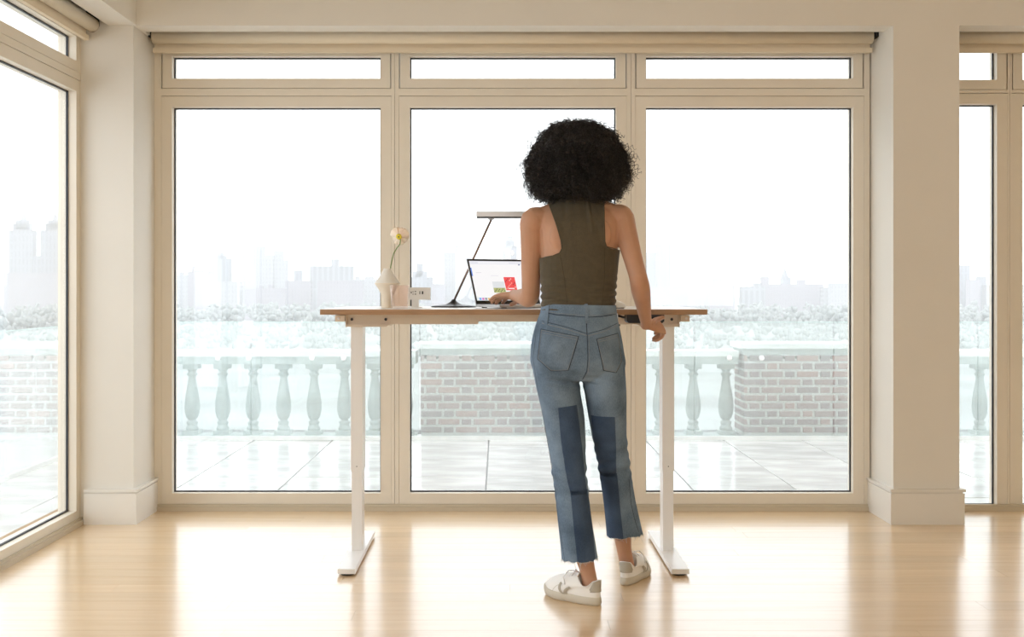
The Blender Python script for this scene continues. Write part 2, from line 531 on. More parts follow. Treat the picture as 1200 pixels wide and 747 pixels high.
window('window_4', 'tall left side window with transom, nearest the corner pillar', 4.19, 5.376, 4.265, 5.325, .072, 2.083, 2.226, 2.345, axis='x')
y = 4.19
for k in range(3):
    window('window_%d' % (7 + k), ['left side window second from the corner pillar', 'left side window third from the corner pillar', 'left side window farthest from the corner pillar'][k],
           y - 1.21, y, y - 1.21 + .072, y - .072, .072, 2.083, 2.226, 2.345, axis='x')
    y -= 1.21

# roller shades in the pockets
def shade(name_label, pts, axis, bracket_ends=True):
    if axis == 'y':
        (xa, xb, yc) = pts
        t = empty('roller_shade', ((xa + xb) / 2, yc, 2.34)); ends = [(xa, yc), (xb, yc)]
        mk = lambda a, r, dy, z: [(xa + a, yc + dy, z), (xb - a, yc + dy, z)]
    else:
        (ya, yb, xc) = pts
        t = empty('roller_shade', (xc, (ya + yb) / 2, 2.34))
        mk = lambda a, r, dy, z: [(xc - dy, ya + a, z), (xc - dy, yb - a, z)]
    tag(t, name_label, 'shade', group=None)
    tube('roll', mk(.012, 0, 0, 2.405), .034, M['shade'], t, seg=20)
    if axis == 'y':
        box('fabric', xa + .012, xb - .012, yc + .028, yc + .031, 2.352, 2.42, M['shade'], t)
        box('hem_bar', xa + .004, xb - .004, yc + .018, yc + .040, 2.332, 2.356, M['shade'], t, bevel=.004)
        for x in (xa, xb): box('bracket', x - .004, x + .012, yc - .03, yc + .03, 2.40, 2.56, M['dark'], t)
    else:
        box('fabric', xc - .031, xc - .028, ya + .012, yb - .012, 2.362, 2.44, M['shade'], t)
        box('hem_bar', xc - .040, xc - .018, ya + .004, yb - .004, 2.332, 2.356, M['shade'], t, bevel=.003)
        for yy in (ya, yb): box('bracket', xc - .03, xc + .03, yy - .012, yy + .004, 2.40, 2.56, M['dark'], t)
shade('long cream roller shade rolled up over the three middle windows', (-1.755, 1.89, 5.61), 'y')
shade('cream roller shade rolled up over the narrow glazed door on the right', (2.232, 3.9, 5.61), 'y')
shade('cream roller shade rolled up over the left side windows', (0.6, 5.36, -1.955), 'x')

# ================================================================ TERRACE
ZT0 = -0.05
tf = empty('floor_terrace', (0, 7, ZT0)); tag(tf, 'wet pale stone pavers of the terrace outside', 'terrace', kind='structure')
box('bedding', -5.2, 6.2, 5.87, 9.4, ZT0 - .12, ZT0 - .006, M['joint'], tf)
box('bedding', -5.2, -2.35, -2, 5.87, ZT0 - .12, ZT0 - .006, M['joint'], tf)
TX = [-.08 + .612 * k for k in range(-8, 10)]
tmesh = {}
def tile_at(x0, y0, w, d):
    k = (round(w, 3), round(d, 3), random.randrange(3))
    if k not in tmesh:
        bm = bmesh.new(); add_box(bm, .0035, w - .0035, .0035, d - .0035, -.03, 0)
        bmesh.ops.bevel(bm, geom=[e for e in bm.edges if all(v.co.z > -.01 for v in e.verts)], offset=.003, segments=1, affect='EDGES')
        bmesh.ops.recalc_face_normals(bm, faces=bm.faces)
        me = bpy.data.meshes.new('paver'); bm.to_mesh(me); bm.free(); me.materials.append(M['tile'][k[2]])
        tmesh[k] = me
    o = bpy.data.objects.new('paver', tmesh[k]); o.parent = tf
    o.location = (x0, y0 - 7, random.uniform(-.001, .001)); COL.objects.link(o)
for x0 in TX:
    for y0 in (6.31, 7.0, 7.69, 8.38):
        tile_at(x0, y0, .612, .69)
    tile_at(x0, 5.88, .612, .43)
for k in range(1, 5):
    x0 = -2.36 - .612 * k
    for j in range(5): tile_at(x0, 5.88 - .69 * (j + 1), .612, .69)

# glass railing in front of the balustrade
gr = empty('glass_railing', (0, 8.72, ZT0)); tag(gr, 'frameless wet glass railing panels in front of the stone balustrade', 'railing')
ZGT = EYE - (378 - HY) * 8.72 / F
xs = [-3.05, -1.945, -0.62, .40, 1.53, 2.62, 3.75, 4.9]
for a, b in zip(xs, xs[1:]):
    g = box('glass_panel', a + .006, b - .006, 8.72, 8.732, ZT0 + .03, ZGT, M['railglass'], gr)
    box('panel_edge', a + .006, b - .006, 8.7195, 8.7325, ZGT, ZGT + .003, M['edgeglass'], g)
box('base_channel', -3.05, 4.9, 8.70, 8.75, ZT0, ZT0 + .03, M['coping'], gr)
for (px) in (254.8, 291.4, 365.3, 402.4, 855.2, 893):
    p = P(px, 420, 8.70)
    bm = bmesh.new(); bmesh.ops.create_uvsphere(bm, u_segments=14, v_segments=8, radius=.021, matrix=Matrix.Translation((p.x, 8.71, p.z)) @ Matrix.Scale(.6, 4, (0, 1, 0)))
    bm_obj('standoff', bm, M['white'], gr, smooth=True)
gs = empty('glass_railing', (-3.05, 6, ZT0)); tag(gs, 'glass railing panels running along the left side of the terrace', 'railing')
ys = [8.70, 7.35, 6.05, 4.8, 3.5]
for b, a in zip(ys, ys[1:]):
    g = box('glass_panel', -3.062, -3.05, a + .006, b - .006, ZT0 + .03, ZGT, M['railglass'], gs)
    box('panel_edge', -3.0625, -3.0495, a + .006, b - .006, ZGT, ZGT + .003, M['edgeglass'], g)
box('base_channel', -3.07, -3.04, 3.5, 8.70, ZT0, ZT0 + .03, M['coping'], gs)

# balustrade: piers of brick, coping, turned balusters
BY = 8.90        # face of the brick
def brick_mesh(L, d, h, seed):
    rr = random.Random(seed)
    bm = bmesh.new(); add_box(bm, 0, L, 0, d, 0, h)
    bmesh.ops.bevel(bm, geom=[e for e in bm.edges if abs(e.verts[0].co.x - e.verts[1].co.x) < 1e9 and all(v.co.y < .001 for v in e.verts)], offset=.003, segments=1, affect='EDGES')
    bmesh.ops.recalc_face_normals(bm, faces=bm.faces)
    me = bpy.data.meshes.new('brick'); bm.to_mesh(me); bm.free(); me.materials.append(M['bricks'][seed % 5])
    return me
bmesh_cache = {}
def pier(x0, x1, label, left_face=True, right_face=False):
    t = empty('brick_pier', ((x0 + x1) / 2, BY + .2, ZT0)); tag(t, label, 'pier')
    z_top = 0.575
    box('core', x0 + .004, x1 - .004, BY + .006, BY + .37, ZT0, z_top, M['mortar'], t)
    CH = .0635; BH = .044; J = .0195
    nrow = 10
    for r in range(nrow):
        z = ZT0 + .035 + r * CH
        lens = [.168, .076] if r % 2 == 0 else [.076, .168]
        x = x0 + (0 if r % 2 == 0 else 0)
        seq = []
        i = r % 2
        if i: seq.append((x, .0265)); x += .0265 + J
        while x < x1 - .03:
            L = .168 if i % 2 == 0 else .076
            Lb = min(L, x1 - x)
            if x1 - (x + Lb) < .05: Lb = x1 - x
            seq.append((x, Lb)); x += Lb + J; i += 1
        for (bx_, L) in seq:
            sd = random.randrange(5); k = (round(L, 3), sd)
            if k not in bmesh_cache: bmesh_cache[k] = brick_mesh(L, .03, BH, sd)
            o = bpy.data.objects.new('brick', bmesh_cache[k]); o.parent = t
            o.location = (bx_ - (x0 + x1) / 2, -.2 + random.uniform(-.004, .0), z - ZT0); COL.objects.link(o)
        for face, xx in ((left_face, x0), (right_face, x1)):
            if not face: continue
            yy = BY + .034; i = (r + 1) % 2
            while yy < BY + .36:
                L = .168 if i % 2 == 0 else .076
                L = min(L, BY + .37 - yy)
                if L > .03:
                    sd = random.randrange(5); k = (round(L, 3), sd)
                    if k not in bmesh_cache: bmesh_cache[k] = brick_mesh(L, .03, BH, sd)
                    o = bpy.data.objects.new('brick', bmesh_cache[k]); o.parent = t
                    if xx == x0: o.location = (xx - (x0 + x1) / 2 - .0, yy + L - BY - .2, z - ZT0); o.rotation_euler = (0, 0, -math.pi / 2)
                    else: o.location = (xx - (x0 + x1) / 2, yy - BY - .2, z - ZT0); o.rotation_euler = (0, 0, math.pi / 2)
                    COL.objects.link(o)
                yy += L + J; i += 1
    z0 = ZT0 + .035 + nrow * CH - .012
    box('frieze', x0 - .008, x1 + .008, BY - .008, BY + .378, z0 - .0, EYE - (409 - HY) * 8.87 / F, M['stone'], t, bevel=.004)
    box('cap', x0 - .03, x1 + .03, BY - .03, BY + .40, EYE - (409 - HY) * 8.87 / F, EYE - (403 - HY) * 8.87 / F, M['coping'], t, bevel=.006)
    return t
s89 = F / BY
def XB(px): return (px - HX) / s89
pier(XB(493), XB(676), 'red brick pier with pale cap seen through the middle window beside the woman', True, False)
pier(XB(872), XB(1052), 'red brick pier with pale cap seen through the window left of the tan pillar', True, False)
pier(XB(-8), XB(186), 'red brick pier with pale cap seen through the left side window', False, True)

def baluster_mesh():
    zb = ZT0 + .035; zt = .53
    H = zt - zb
    prof = [(.050, 0), (.050, .05), (.038, .07), (.042, .10), (.046, .125), (.034, .145), (.030, .16), (.044, .185), (.056, .25), (.062, .33), (.060, .42), (.051, .54), (.039, .66),
            (.031, .76), (.029, .80), (.041, .825), (.041, .85), (.030, .865), (.031, .885), (.040, .905), (.047, .92)]
    bm = bmesh.new()
    add_lathe(bm, [(r_, zb + t_ * H) for r_, t_ in prof], 0, 0, seg=22)
    smooth_faces = list(bm.faces)
    for f in smooth_faces: f.smooth = True
    add_box(bm, -.065, .065, -.065, .065, ZT0, zb + .002)
    add_box(bm, -.06, .06, -.06, .06, zb + .92 * H, zt)
    bmesh.ops.recalc_face_normals(bm, faces=bm.faces)
    me = bpy.data.meshes.new('baluster'); bm.to_mesh(me); bm.free(); me.materials.append(M['stone'])
    return me
BMESH = baluster_mesh()
def balustrade(pxs, x0, x1, label):
    t = empty('balustrade', ((x0 + x1) / 2, BY + .18, ZT0)); tag(t, label, 'balustrade')
    for px in pxs:
        o = bpy.data.objects.new('baluster', BMESH); o.parent = t
        o.location = ((px - HX) * 9.05 / F - (x0 + x1) / 2, 9.05 - BY - .18, -ZT0)
        COL.objects.link(o)
    x0 += .034; x1 -= .034
    box('top_rail', x0, x1, BY + .02, BY + .29, .53, .592, M['stone'], t, bevel=.006)
    box('coping', x0, x1, BY - .0, BY + .31, .592, .636, M['coping'], t, bevel=.008)
    box('plinth', x0, x1, BY + .05, BY + .27, ZT0 - .02, ZT0 + .004, M['stone'], t)
balustrade([225.3 + 35.7 * k for k in range(0, 8)], XB(187), XB(492), 'stone balustrade of turned balusters seen through the left of the three windows')
balustrade([699.5, 736.5, 773.5, 812.3, 850.6], XB(677), XB(871), 'stone balustrade of turned balusters between the two brick piers')
balustrade([1073, 1110.5, 1148, 1185.5, 1223, 1260], XB(1053), XB(1300), 'stone balustrade seen through the narrow glazed door on the right')

# ================================================================ PARK AND CITY
ZG = -32.0
def ground_mat():
    return mat('park_ground', (0.40, 0.43, 0.42), 0.95, noise_amt=0.35, noise_scale=0.03)
gp = box('ground_park', -2500, 2500, 14, 4200, ZG - 1, ZG, ground_mat()); tag(gp, 'park lawn far below the terrace', 'ground', kind='structure')

def blob_cloud(name, items, m, label, seed, sub=1):
    rr = np.random.default_rng(seed)
    bm = bmesh.new(); bmesh.ops.create_icosphere(bm, subdivisions=sub, radius=1)
    me0 = bpy.data.meshes.new('t'); bm.to_mesh(me0); bm.free()
    V0 = np.array([v.co[:] for v in me0.vertices]); T0 = np.array([p.vertices[:] for p in me0.polygons]); bpy.data.meshes.remove(me0)
    Vs, Ts = [], []; base = 0
    for (x, y, z, rx, rz) in items:
        V = V0 * (1 + rr.uniform(-.28, .28, (len(V0), 1))) * np.array([rx, rx, rz]) + np.array([x, y, z])
        Vs.append(V); Ts.append(T0 + base); base += len(V0)
    o = np_mesh(name, np.vstack(Vs), np.vstack(Ts), m, smooth=True)
    tag(o, label, 'trees', kind='stuff')
    return o
M['foliage'] = mat('winter_foliage', (0.31, 0.34, 0.33), 0.95, noise_amt=0.2, noise_scale=0.6)
items = []
rr = random.Random(5)
def scatter(n, y0, y1, hmin, hmax):
    for _ in range(n):
        y = rr.uniform(y0, y1); x = rr.uniform(-.5, .52) * y * 1.02
        h = rr.uniform(hmin, hmax); w = h * rr.uniform(.45, .7)
        for q in range(11):
            t_ = rr.uniform(0, 6.283); r_ = w * math.sqrt(rr.random()) * .55
            items.append((x + r_ * math.cos(t_), y + r_ * math.sin(t_), ZG + h * (rr.uniform(.45, .95) - .35 * (r_ / w) ** 2), w * rr.uniform(.12, .24), h * rr.uniform(.08, .16)))
scatter(260, 430, 650, 10, 15)
scatter(700, 650, 1110, 13, 21)
blob_cloud('park_trees', items, M['foliage'], 'misty winter treetops of the park below the skyline', 3)

def facade(name, col, sx, sz, dark=0.62):
    m = bpy.data.materials.new(name); m.use_nodes = True
    nt = m.node_tree; b = nt.nodes['Principled BSDF']; b.inputs['Roughness'].default_value = .9
    tc = nt.nodes.new('ShaderNodeTexCoord')
    mp = nt.nodes.new('ShaderNodeMapping'); mp.inputs['Rotation'].default_value = (math.radians(90), 0, 0)
    br = nt.nodes.new('ShaderNodeTexBrick'); br.offset = 0
    br.inputs['Scale'].default_value = 1.0; br.inputs['Brick Width'].default_value = sx; br.inputs['Row Height'].default_value = sz
    br.inputs['Mortar Size'].default_value = 1.4; br.inputs['Mortar Smooth'].default_value = .1
    br.inputs['Color1'].default_value = (*[c * dark for c in col], 1); br.inputs['Color2'].default_value = (*[c * dark * .85 for c in col], 1)
    br.inputs['Mortar'].default_value = (*col, 1)
    nt.links.new(tc.outputs['Object'], mp.inputs['Vector'])
    nt.links.new(mp.outputs['Vector'], br.inputs['Vector'])
    nt.links.new(br.outputs['Color'], b.inputs['Base Color'])
    return m
FAC = [facade('facade_pale_stone', (.36, .36, .38), 3.6, 5, .8), facade('facade_grey_brick', (.24, .25, .29), 4.5, 9, .8), facade('facade_lilac_brick', (.29, .265, .30), 3.2, 4.6, .8),
       facade('facade_slab', (.30, .31, .34), 6, 60, .8)]
def PZ(py, D): return EYE - (py - HY) * D / F
def building(segs, D, mi, label, depth=12, spire=None, lit=False):
    """segs: list of (px0, px1, py_top[, px-based bottom]) first is the body"""
    x0, x1, yt = segs[0][:3]
    cx = ((x0 + x1) / 2 - HX) * D / F
    t = empty('tower_block', (cx, D + depth / 2, ZG)); tag(t, label, 'building')
    body = box('body', (x0 - HX) * D / F, (x1 - HX) * D / F, D, D + depth, ZG, PZ(yt, D), FAC[mi], t)
    prev = PZ(yt, D)
    for s in segs[1:]:
        yb = s[3] if len(s) > 3 else yt
        w = (s[1] - s[0]) * D / F
        box('roof_block', (s[0] - HX) * D / F, (s[1] - HX) * D / F, D + 3, D + min(depth - 3, w + 4), PZ(yb, D), PZ(s[2], D), FAC[mi if len(s) < 5 else s[4]], t)
    if spire:
        for (px, y0, y1, wpx) in spire:
            xc = (px - HX) * D / F; r_ = wpx * D / F / 2
            bm = bmesh.new(); add_lathe(bm, [(r_, PZ(y0, D)), (r_ * .7, PZ(y0 + (y1 - y0) * .35, D)), (r_ * .25, PZ(y0 + (y1 - y0) * .6, D)), (.2, PZ(y1, D))], xc, D + 9, 8)
            bm_obj('spire', bm, FAC[mi], t)
    if lit:
        bm = bmesh.new()
        for k in range(3):
            xx = (592.6 + k * 3.6 - HX) * D / F
            add_box(bm, xx, xx + 1.6, D - .4, D + .1, PZ(299, D), PZ(294.5, D))
        bm_obj('lit_window', bm, mat('warm_window_light', (.9, .8, .5), .5, emit=(1, .82, .5), estr=3.2), t)
    return t
B = building
# through the left side window
B([(4, 84, 320)], 1240, 2, 'long low base block under the twin spires in the left side window', 12)
B([(10, 38, 270), (14, 34, 262), (17, 31, 258)], 1290, 1, 'left one of the two spired towers in the left side window', 12, spire=[(24, 258, 247, 7)])
B([(47.5, 77.5, 270), (52, 75, 262), (55, 71, 258)], 1290, 1, 'right one of the two spired towers in the left side window', 12, spire=[(61.5, 258, 247, 7)])
B([(38.5, 47, 300)], 1290, 1, 'narrow block between the two spired towers', 12)
# left of the three windows
B([(180, 220, 322.5), (208, 213, 319)], 1200, 0, 'low flat block at the far left of the first middle window', 12)
B([(220, 245, 318.5), (224, 227, 312), (228, 236, 317)], 1190, 2, 'pale block with a small roof tank left of the striped tower', 12)
B([(245, 269, 303), (251, 263, 299.5), (254.5, 260, 296)], 1250, 3, 'vertically striped tower with stepped top in the first middle window', 12)
B([(238, 281, 330)], 1150, 0, 'broad low block standing before the striped tower', 12)
B([(269, 286, 335)], 1300, 1, 'low misty block between striped tower and the widest tower', 12)
B([(284.5, 320, 299.5), (296.5, 309, 289), (320, 331, 294.5, 345), (331, 336, 305, 345)], 1250, 0, 'widest tall tower with raised centre top in the first middle window', 12)
B([(287, 334, 338), (303, 307, 335), (313, 318, 334)], 1150, 2, 'low block with roof tanks before the widest tower', 12)
B([(334, 364, 329), (344, 352.5, 317, 329, 1)], 1200, 2, 'block with a dark roof box right of the widest tower', 12)
B([(363, 413, 312), (388, 396.5, 304)], 1250, 3, 'wide slab with a central roof box behind the desk edge', 12)
B([(372, 425, 329)], 1180, 2, 'low block before the wide slab with roof box', 12)
B([(413, 447, 327.5), (416, 420.5, 324), (427, 437, 324.5)], 1220, 0, 'low block with two roof boxes left of the vase', 12)
# middle window
B([(476, 507, 325), (483, 500, 318), (488, 495, 309)], 1230, 1, 'stepped block right behind the white power outlet', 12)
B([(520.5, 553, 296), (533, 540, 288, 296, 1)], 1250, 0, 'square tower with a dark roof box left of the desk lamp arm', 12)
B([(506, 522, 333)], 1210, 2, 'low block between the stepped block and the square tower', 12)
B([(553, 572, 321)], 1210, 1, 'low block crossed by the desk lamp arm', 12)
B([(571, 589, 327)], 1200, 2, 'low block behind the left part of the laptop screen', 12)
B([(589, 606, 288.5), (592, 603, 282), (594, 601, 277)], 1250, 1, 'stepped tower with three lit windows under the lamp head', 12, lit=True)
B([(606, 650, 324)], 1240, 2, 'low block right of the lit tower, behind the arm', 12)
B([(650, 716, 328)], 1240, 0, 'low block hidden behind the woman', 12)
# right of the three windows
B([(751, 769.9, 296)], 1275, 1, 'left and lower half of the paired towers right of the woman', 12)
B([(770, 786, 287)], 1250, 1, 'right and taller half of the paired towers right of the woman', 12)
B([(756, 806, 336)], 1180, 2, 'low block at the foot of the paired towers', 12)
B([(806, 837, 335), (811, 818, 333)], 1228, 0, 'low block above the right end of the desk', 12)
B([(832, 861, 335), (837, 847, 327)], 1195, 2, 'low block with a square roof tower in the third window', 12)
B([(869, 897, 336), (884, 893, 332)], 1230, 3, 'striped low block left of the small domed spire', 12)
B([(893, 965, 333), (893, 902, 324.5), (936, 945, 328)], 1250, 2, 'long low block with roof boxes around the small domed spire', 12)
B([(917.5, 926.5, 325)], 1330, 1, 'small domed spire tower in the third window', 12, spire=[(922, 325, 311, 8)])
B([(965, 975, 337)], 1230, 0, 'narrow low block near the right edge of the third window', 12)
B([(974, 1008, 332)], 1210, 0, 'low block at the right edge of the third window', 12)
# through the glazed door
B([(1120, 1137, 311)], 1240, 1, 'tallest block seen through the narrow glazed door', 12)
B([(1137, 1149, 328)], 1220, 2, 'middle low block seen through the narrow glazed door', 12)
B([(1149, 1156, 324.5)], 1240, 1, 'slim block seen through the narrow glazed door', 12)
B([(1156, 1215, 334)], 1220, 0, 'lowest block seen through the narrow glazed door', 12)

# winter haze over the park
HAZE = 0.00056
hm = bpy.data.materials.new('winter_haze'); hm.use_nodes = True
nt = hm.node_tree; nt.nodes.clear()
vo = nt.nodes.new('ShaderNodeOutputMaterial'); vs = nt.nodes.new('ShaderNodeVolumeScatter')
vs.inputs['Density'].default_value = HAZE; vs.inputs['Color'].default_value = (.97, .98, 1, 1)
nt.links.new(vs.outputs['Volume'], vo.inputs['Volume'])
hz = box('winter_haze', -1600, 1600, 40, 2200, ZG - .5, 260, hm); tag(hz, 'pale winter haze veiling the park and skyline', 'haze', kind='stuff')

# ================================================================ DESK
DT = 1.0563          # top of the desk
dk = empty('standing_desk', (.057, 4.75, 0)); tag(dk, 'height adjustable standing desk with wood edged top and white legs', 'desk')
DX0, DX1, DY0, DY1 = -.7032, .817, 4.37, 5.13
box('desktop', DX0, DX1, DY0, DY1, DT - .0215, DT - .0012, M['wood_edge'], dk)
box('desktop_surface', DX0, DX1, DY0, DY1, DT - .0012, DT, M['laminate'], dk)
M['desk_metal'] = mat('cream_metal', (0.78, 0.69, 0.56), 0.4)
RY = 4.60
def DXp(px, d=RY): return (px - HX) * d / F
def DZp(py, d=RY): return EYE - (py - HY) * d / F
zt = DT - .0215
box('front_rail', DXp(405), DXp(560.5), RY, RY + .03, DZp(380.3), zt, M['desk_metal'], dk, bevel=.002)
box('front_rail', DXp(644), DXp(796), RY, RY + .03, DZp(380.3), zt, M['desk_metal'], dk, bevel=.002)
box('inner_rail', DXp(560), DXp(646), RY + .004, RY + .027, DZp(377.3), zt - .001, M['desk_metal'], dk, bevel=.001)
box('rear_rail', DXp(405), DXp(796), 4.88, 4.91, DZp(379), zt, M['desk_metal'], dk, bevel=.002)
for sx, (a, b) in ((-1, (404.8, 458)), (1, (746, 796.5))):
    # side bracket: plate folded under the rail, with a chamfered lip
    bm = bmesh.new()
    xa, xb = DXp(a, RY - .01), DXp(b, RY - .01)
    z0, z1 = DZp(383.4, RY - .01), DZp(380.2, RY - .01)
    c = .02
    add_box(bm, xa + (0 if sx < 0 else c), xb - (c if sx < 0 else 0), RY - .01, 4.93, z0, z1)
    pts = [(xb - c, z0), (xb, z1), (xb - c, z1)] if sx < 0 else [(xa + c, z0), (xa, z1), (xa + c, z1)]
    va = [bm.verts.new((p[0], RY - .01, p[1])) for p in pts]; vb = [bm.verts.new((p[0], 4.93, p[1])) for p in pts]
    bm.faces.new(va); bm.faces.new(vb[::-1])
    for i in range(3): bm.faces.new((va[i], va[(i + 1) % 3], vb[(i + 1) % 3], vb[i]))
    xe = xa if sx < 0 else xb - .004
    add_box(bm, xe, xe + .004, RY - .012, 4.93, z0 - .001, zt - .003)
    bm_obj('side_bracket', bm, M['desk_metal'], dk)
    ta, tb_ = (393.2, 404.6) if sx < 0 else (796.8, 807.5)
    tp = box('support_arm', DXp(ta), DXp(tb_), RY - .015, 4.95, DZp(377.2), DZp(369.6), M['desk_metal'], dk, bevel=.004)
    bm = bmesh.new(); bmesh.ops.create_cone(bm, cap_ends=True, segments=16, radius1=.0055, radius2=.005, depth=.003, matrix=Matrix.Translation((DXp((ta + tb_) / 2 - sx * 1.5 * -1), RY - .016, DZp(373.4))) @ Matrix.Rotation(math.pi / 2, 4, 'X'))
    bm_obj('cap', bm, M['white_plastic'], tp)
for px in (412.3, 452, 787.2):
    bm = bmesh.new(); bmesh.ops.create_cone(bm, cap_ends=True, segments=16, radius1=.0062, radius2=.0055, depth=.005, matrix=Matrix.Translation((DXp(px), RY - .002, DZp(374.5))) @ Matrix.Rotation(math.pi / 2, 4, 'X'))
    bm_obj('screw', bm, M['dark'], dk)
LY0, LY1 = 4.707, 4.80
for (xa, xb, fa, fb) in ((-.627, -.577, -.6386, -.569), (.690, .740, .681, .751)):
    zs = EYE - (552 - HY) * LY0 / F
    lg = box('leg', xa, xb, LY0, LY1, zs, DZp(381), M['white'], dk, bevel=.003)
    inner = box('inner_column', xa + .003, xb - .003, LY0 + .003, LY1 - .003, .026, zs + .05, M['white'], lg, bevel=.002)
    bm = bmesh.new(); bmesh.ops.create_cone(bm, cap_ends=True, segments=10, radius1=.0022, radius2=.0022, depth=.002, matrix=Matrix.Translation(((xa + xb) / 2, LY0 - .0006, zs + .018)) @ Matrix.Rotation(math.pi / 2, 4, 'X'))
    bm_obj('set_screw', bm, M['dark'], lg)
    ft = box('foot', fa, fb, 4.40, 5.10, .0085, .0285, M['white'], dk, bevel=.004)
    for yy in (4.435, 5.065):
        bm = bmesh.new(); bmesh.ops.create_cone(bm, cap_ends=True, segments=20, radius1=.027, radius2=.024, depth=.0085, matrix=Matrix.Translation(((fa + fb) / 2, yy, .00425)))
        bm_obj('levelling_pad', bm, M['foot_pad'], ft)

# handset under the front edge, with its cable
HXa, HXb = (734.5 - HX) * 4.385 / F, (778.5 - HX) * 4.385 / F
hs = empty('desk_control', ((HXa + HXb) / 2, 4.40, zt - .033)); tag(hs, 'black control box fixed under the front edge of the desk by the right hand', 'control')
bm = bmesh.new()
zc0, zc1 = EYE - (379 - HY) * 4.385 / F, zt - .0005
pts = [(HXa, zc1), (HXb, zc1), (HXb, zc0 + .008), (HXb - .008, zc0), (HXa + .008, zc0), (HXa, zc0 + .008)]
va = [bm.verts.new((p[0], 4.385, p[1])) for p in pts]; vb = [bm.verts.new((p[0], 4.47, p[1])) for p in pts]
bm.faces.new(va); bm.faces.new(vb[::-1])
for i in range(6): bm.faces.new((va[i], va[(i + 1) % 6], vb[(i + 1) % 6], vb[i]))
bm_obj('casing', bm, M['dark'], hs)
for k in range(4):
    x = HXb - .02 - k * .013
    box('button', x - .0035, x + .0035, 4.3835, 4.3855, zc0 + .012, zc0 + .017, M['chrome'], hs)
cb = tube('control_cable', [P(722, 370.5, 4.45), P(726, 370.6, 4.46), P(730, 372, 4.45), P(734, 372.3, 4.44), P(738, 371.5, 4.43)], .005, M['dark']); tag(cb, 'short black cable running into the control box under the desk edge', 'cable')

# laptop
AL = math.radians(27); RC = math.radians(26)
lp = empty('laptop', (.05, 4.67, DT)); tag(lp, 'open silver laptop with black bezel turned toward the woman', 'laptop')
U = Vector((math.cos(AL), math.sin(AL), 0)); Bk = Vector((-math.sin(AL), math.cos(AL), 0)); Zu = Vector((0, 0, 1))
HL = Vector((-.096, 4.72, DT + .004))
SV = (Bk * math.sin(RC) + Zu * math.cos(RC)); SN = (-Bk * math.cos(RC) + Zu * math.sin(RC))   # screen up, screen normal
def obox(name, O, A, Bv, C, a, b, c, m, parent, bevel=0.0):
    bm = bmesh.new(); vs_ = add_box(bm, *a, *b, *c)
    for v in vs_: v.co = O + A * v.co.x + Bv * v.co.y + C * v.co.z
    return bm_obj(name, bm, m, parent, bevel=bevel)
LW, LD = .312, .218
obox('base', HL, U, -Bk, Zu, (0, LW), (-.004, LD), (.0, .011), M['alu'], lp, bevel=.003)
box_pad = obox('rubber_foot', HL, U, -Bk, Zu, (.02, .04), (.01, .02), (-.004, 0), M['foot_pad'], lp)
for (a, b) in (((.27, .29), (.01, .02)), ((.02, .04), (.19, .20)), ((.27, .29), (.19, .20))):
    obox('rubber_foot', HL, U, -Bk, Zu, a, b, (-.004, 0), M['foot_pad'], lp)
bm = bmesh.new()
for r_ in range(5):
    for k in range(13):
        vs_ = add_box(bm, .02 + k * .0211, .038 + k * .0211, .022 + r_ * .019, .038 + r_ * .019, .011, .0125)
        for v in vs_: v.co = HL + U * v.co.x - Bk * v.co.y + Zu * v.co.z
bm_obj('keyboard', bm, M['dark'], lp)
obox('trackpad', HL, U, -Bk, Zu, (.095, .217), (.128, .208), (.011, .0114), M['alu'], lp)
SO = HL + Zu * .010 + Bk * .002
ld = obox('lid', SO, U, SV, SN, (0, LW), (0, LD), (-.006, -.001), M['alu'], lp, bevel=.002)
obox('bezel', SO, U, SV, SN, (.001, LW - .001), (.001, LD - .001), (-.001, .0), M['dark'], ld)
def screen(name, a, b, lay, col, e=1.0):
    m = mat(name + '_glow', tuple(c * .05 for c in col), .4, emit=col, estr=e)
    return obox(name, SO, U, SV, SN, a, b, (lay * .0002, lay * .0002 + .0002), m, ld)
dp = (.008, LW - .008)
screen('display', dp, (.018, LD - .010), 0, (.93, .92, .93))
screen('toolbar', dp, (LD - .026, LD - .010), 1, (.80, .80, .86))
screen('address_bar', (.05, .20), (LD - .022, LD - .016), 2, (.93, .93, .96))
screen('toolbar_icon', (.245, .252), (LD - .030, LD - .024), 3, (.15, .16, .30))
screen('sidebar_tab', (.008, .013), (.135, .175), 1, (.12, .25, .72))
screen('dock', (.008, LW - .008), (.018, .034), 1, (.80, .86, .88))
for k in range(13):
    c = [(.2, .4, .85), (.75, .2, .5), (.3, .3, .35), (.9, .6, .2), (.2, .65, .3), (.85, .8, .75), (.8, .3, .2), (.3, .6, .85), (.9, .88, .7), (.8, .5, .3), (.6, .6, .65), (.9, .7, .2), (.3, .5, .4)][k]
    screen('dock_icon', (.020 + k * .0135, .030 + k * .0135), (.0205, .0305), 2, c)
screen('photo_hills', (.098, .155), (.055, .108), 1, (.74, .76, .78))
m_leaf = mat('photo_leaves', (.02, .02, .02), .4, emit=(.5, .5, .22), estr=1.0)
screen('photo_leaves', (.098, .155), (.055, .078), 2, (.46, .48, .20))
for k in range(9):
    screen('leaf_spot', (.100 + k * .006, .1035 + k * .006), (.058 + (k * 7 % 5) * .003, .063 + (k * 7 % 5) * .003), 3, (.06, .08, .04))
screen('photo_red', (.158, .212), (.066, .130), 2, (.86, .09, .09))
for k in range(14):
    a = .161 + (k * 5 % 7) * .0072; b = .072 + (k * 3 % 8) * .0066
    screen('photo_figure', (a, a + .0035), (b, b + .0055), 3, [(.95, .45, .4), (.28, .02, .05), (.9, .75, .7)][k % 3])
screen('photo_caption', (.170, .198), (.073, .077), 4, (.95, .9, .9))
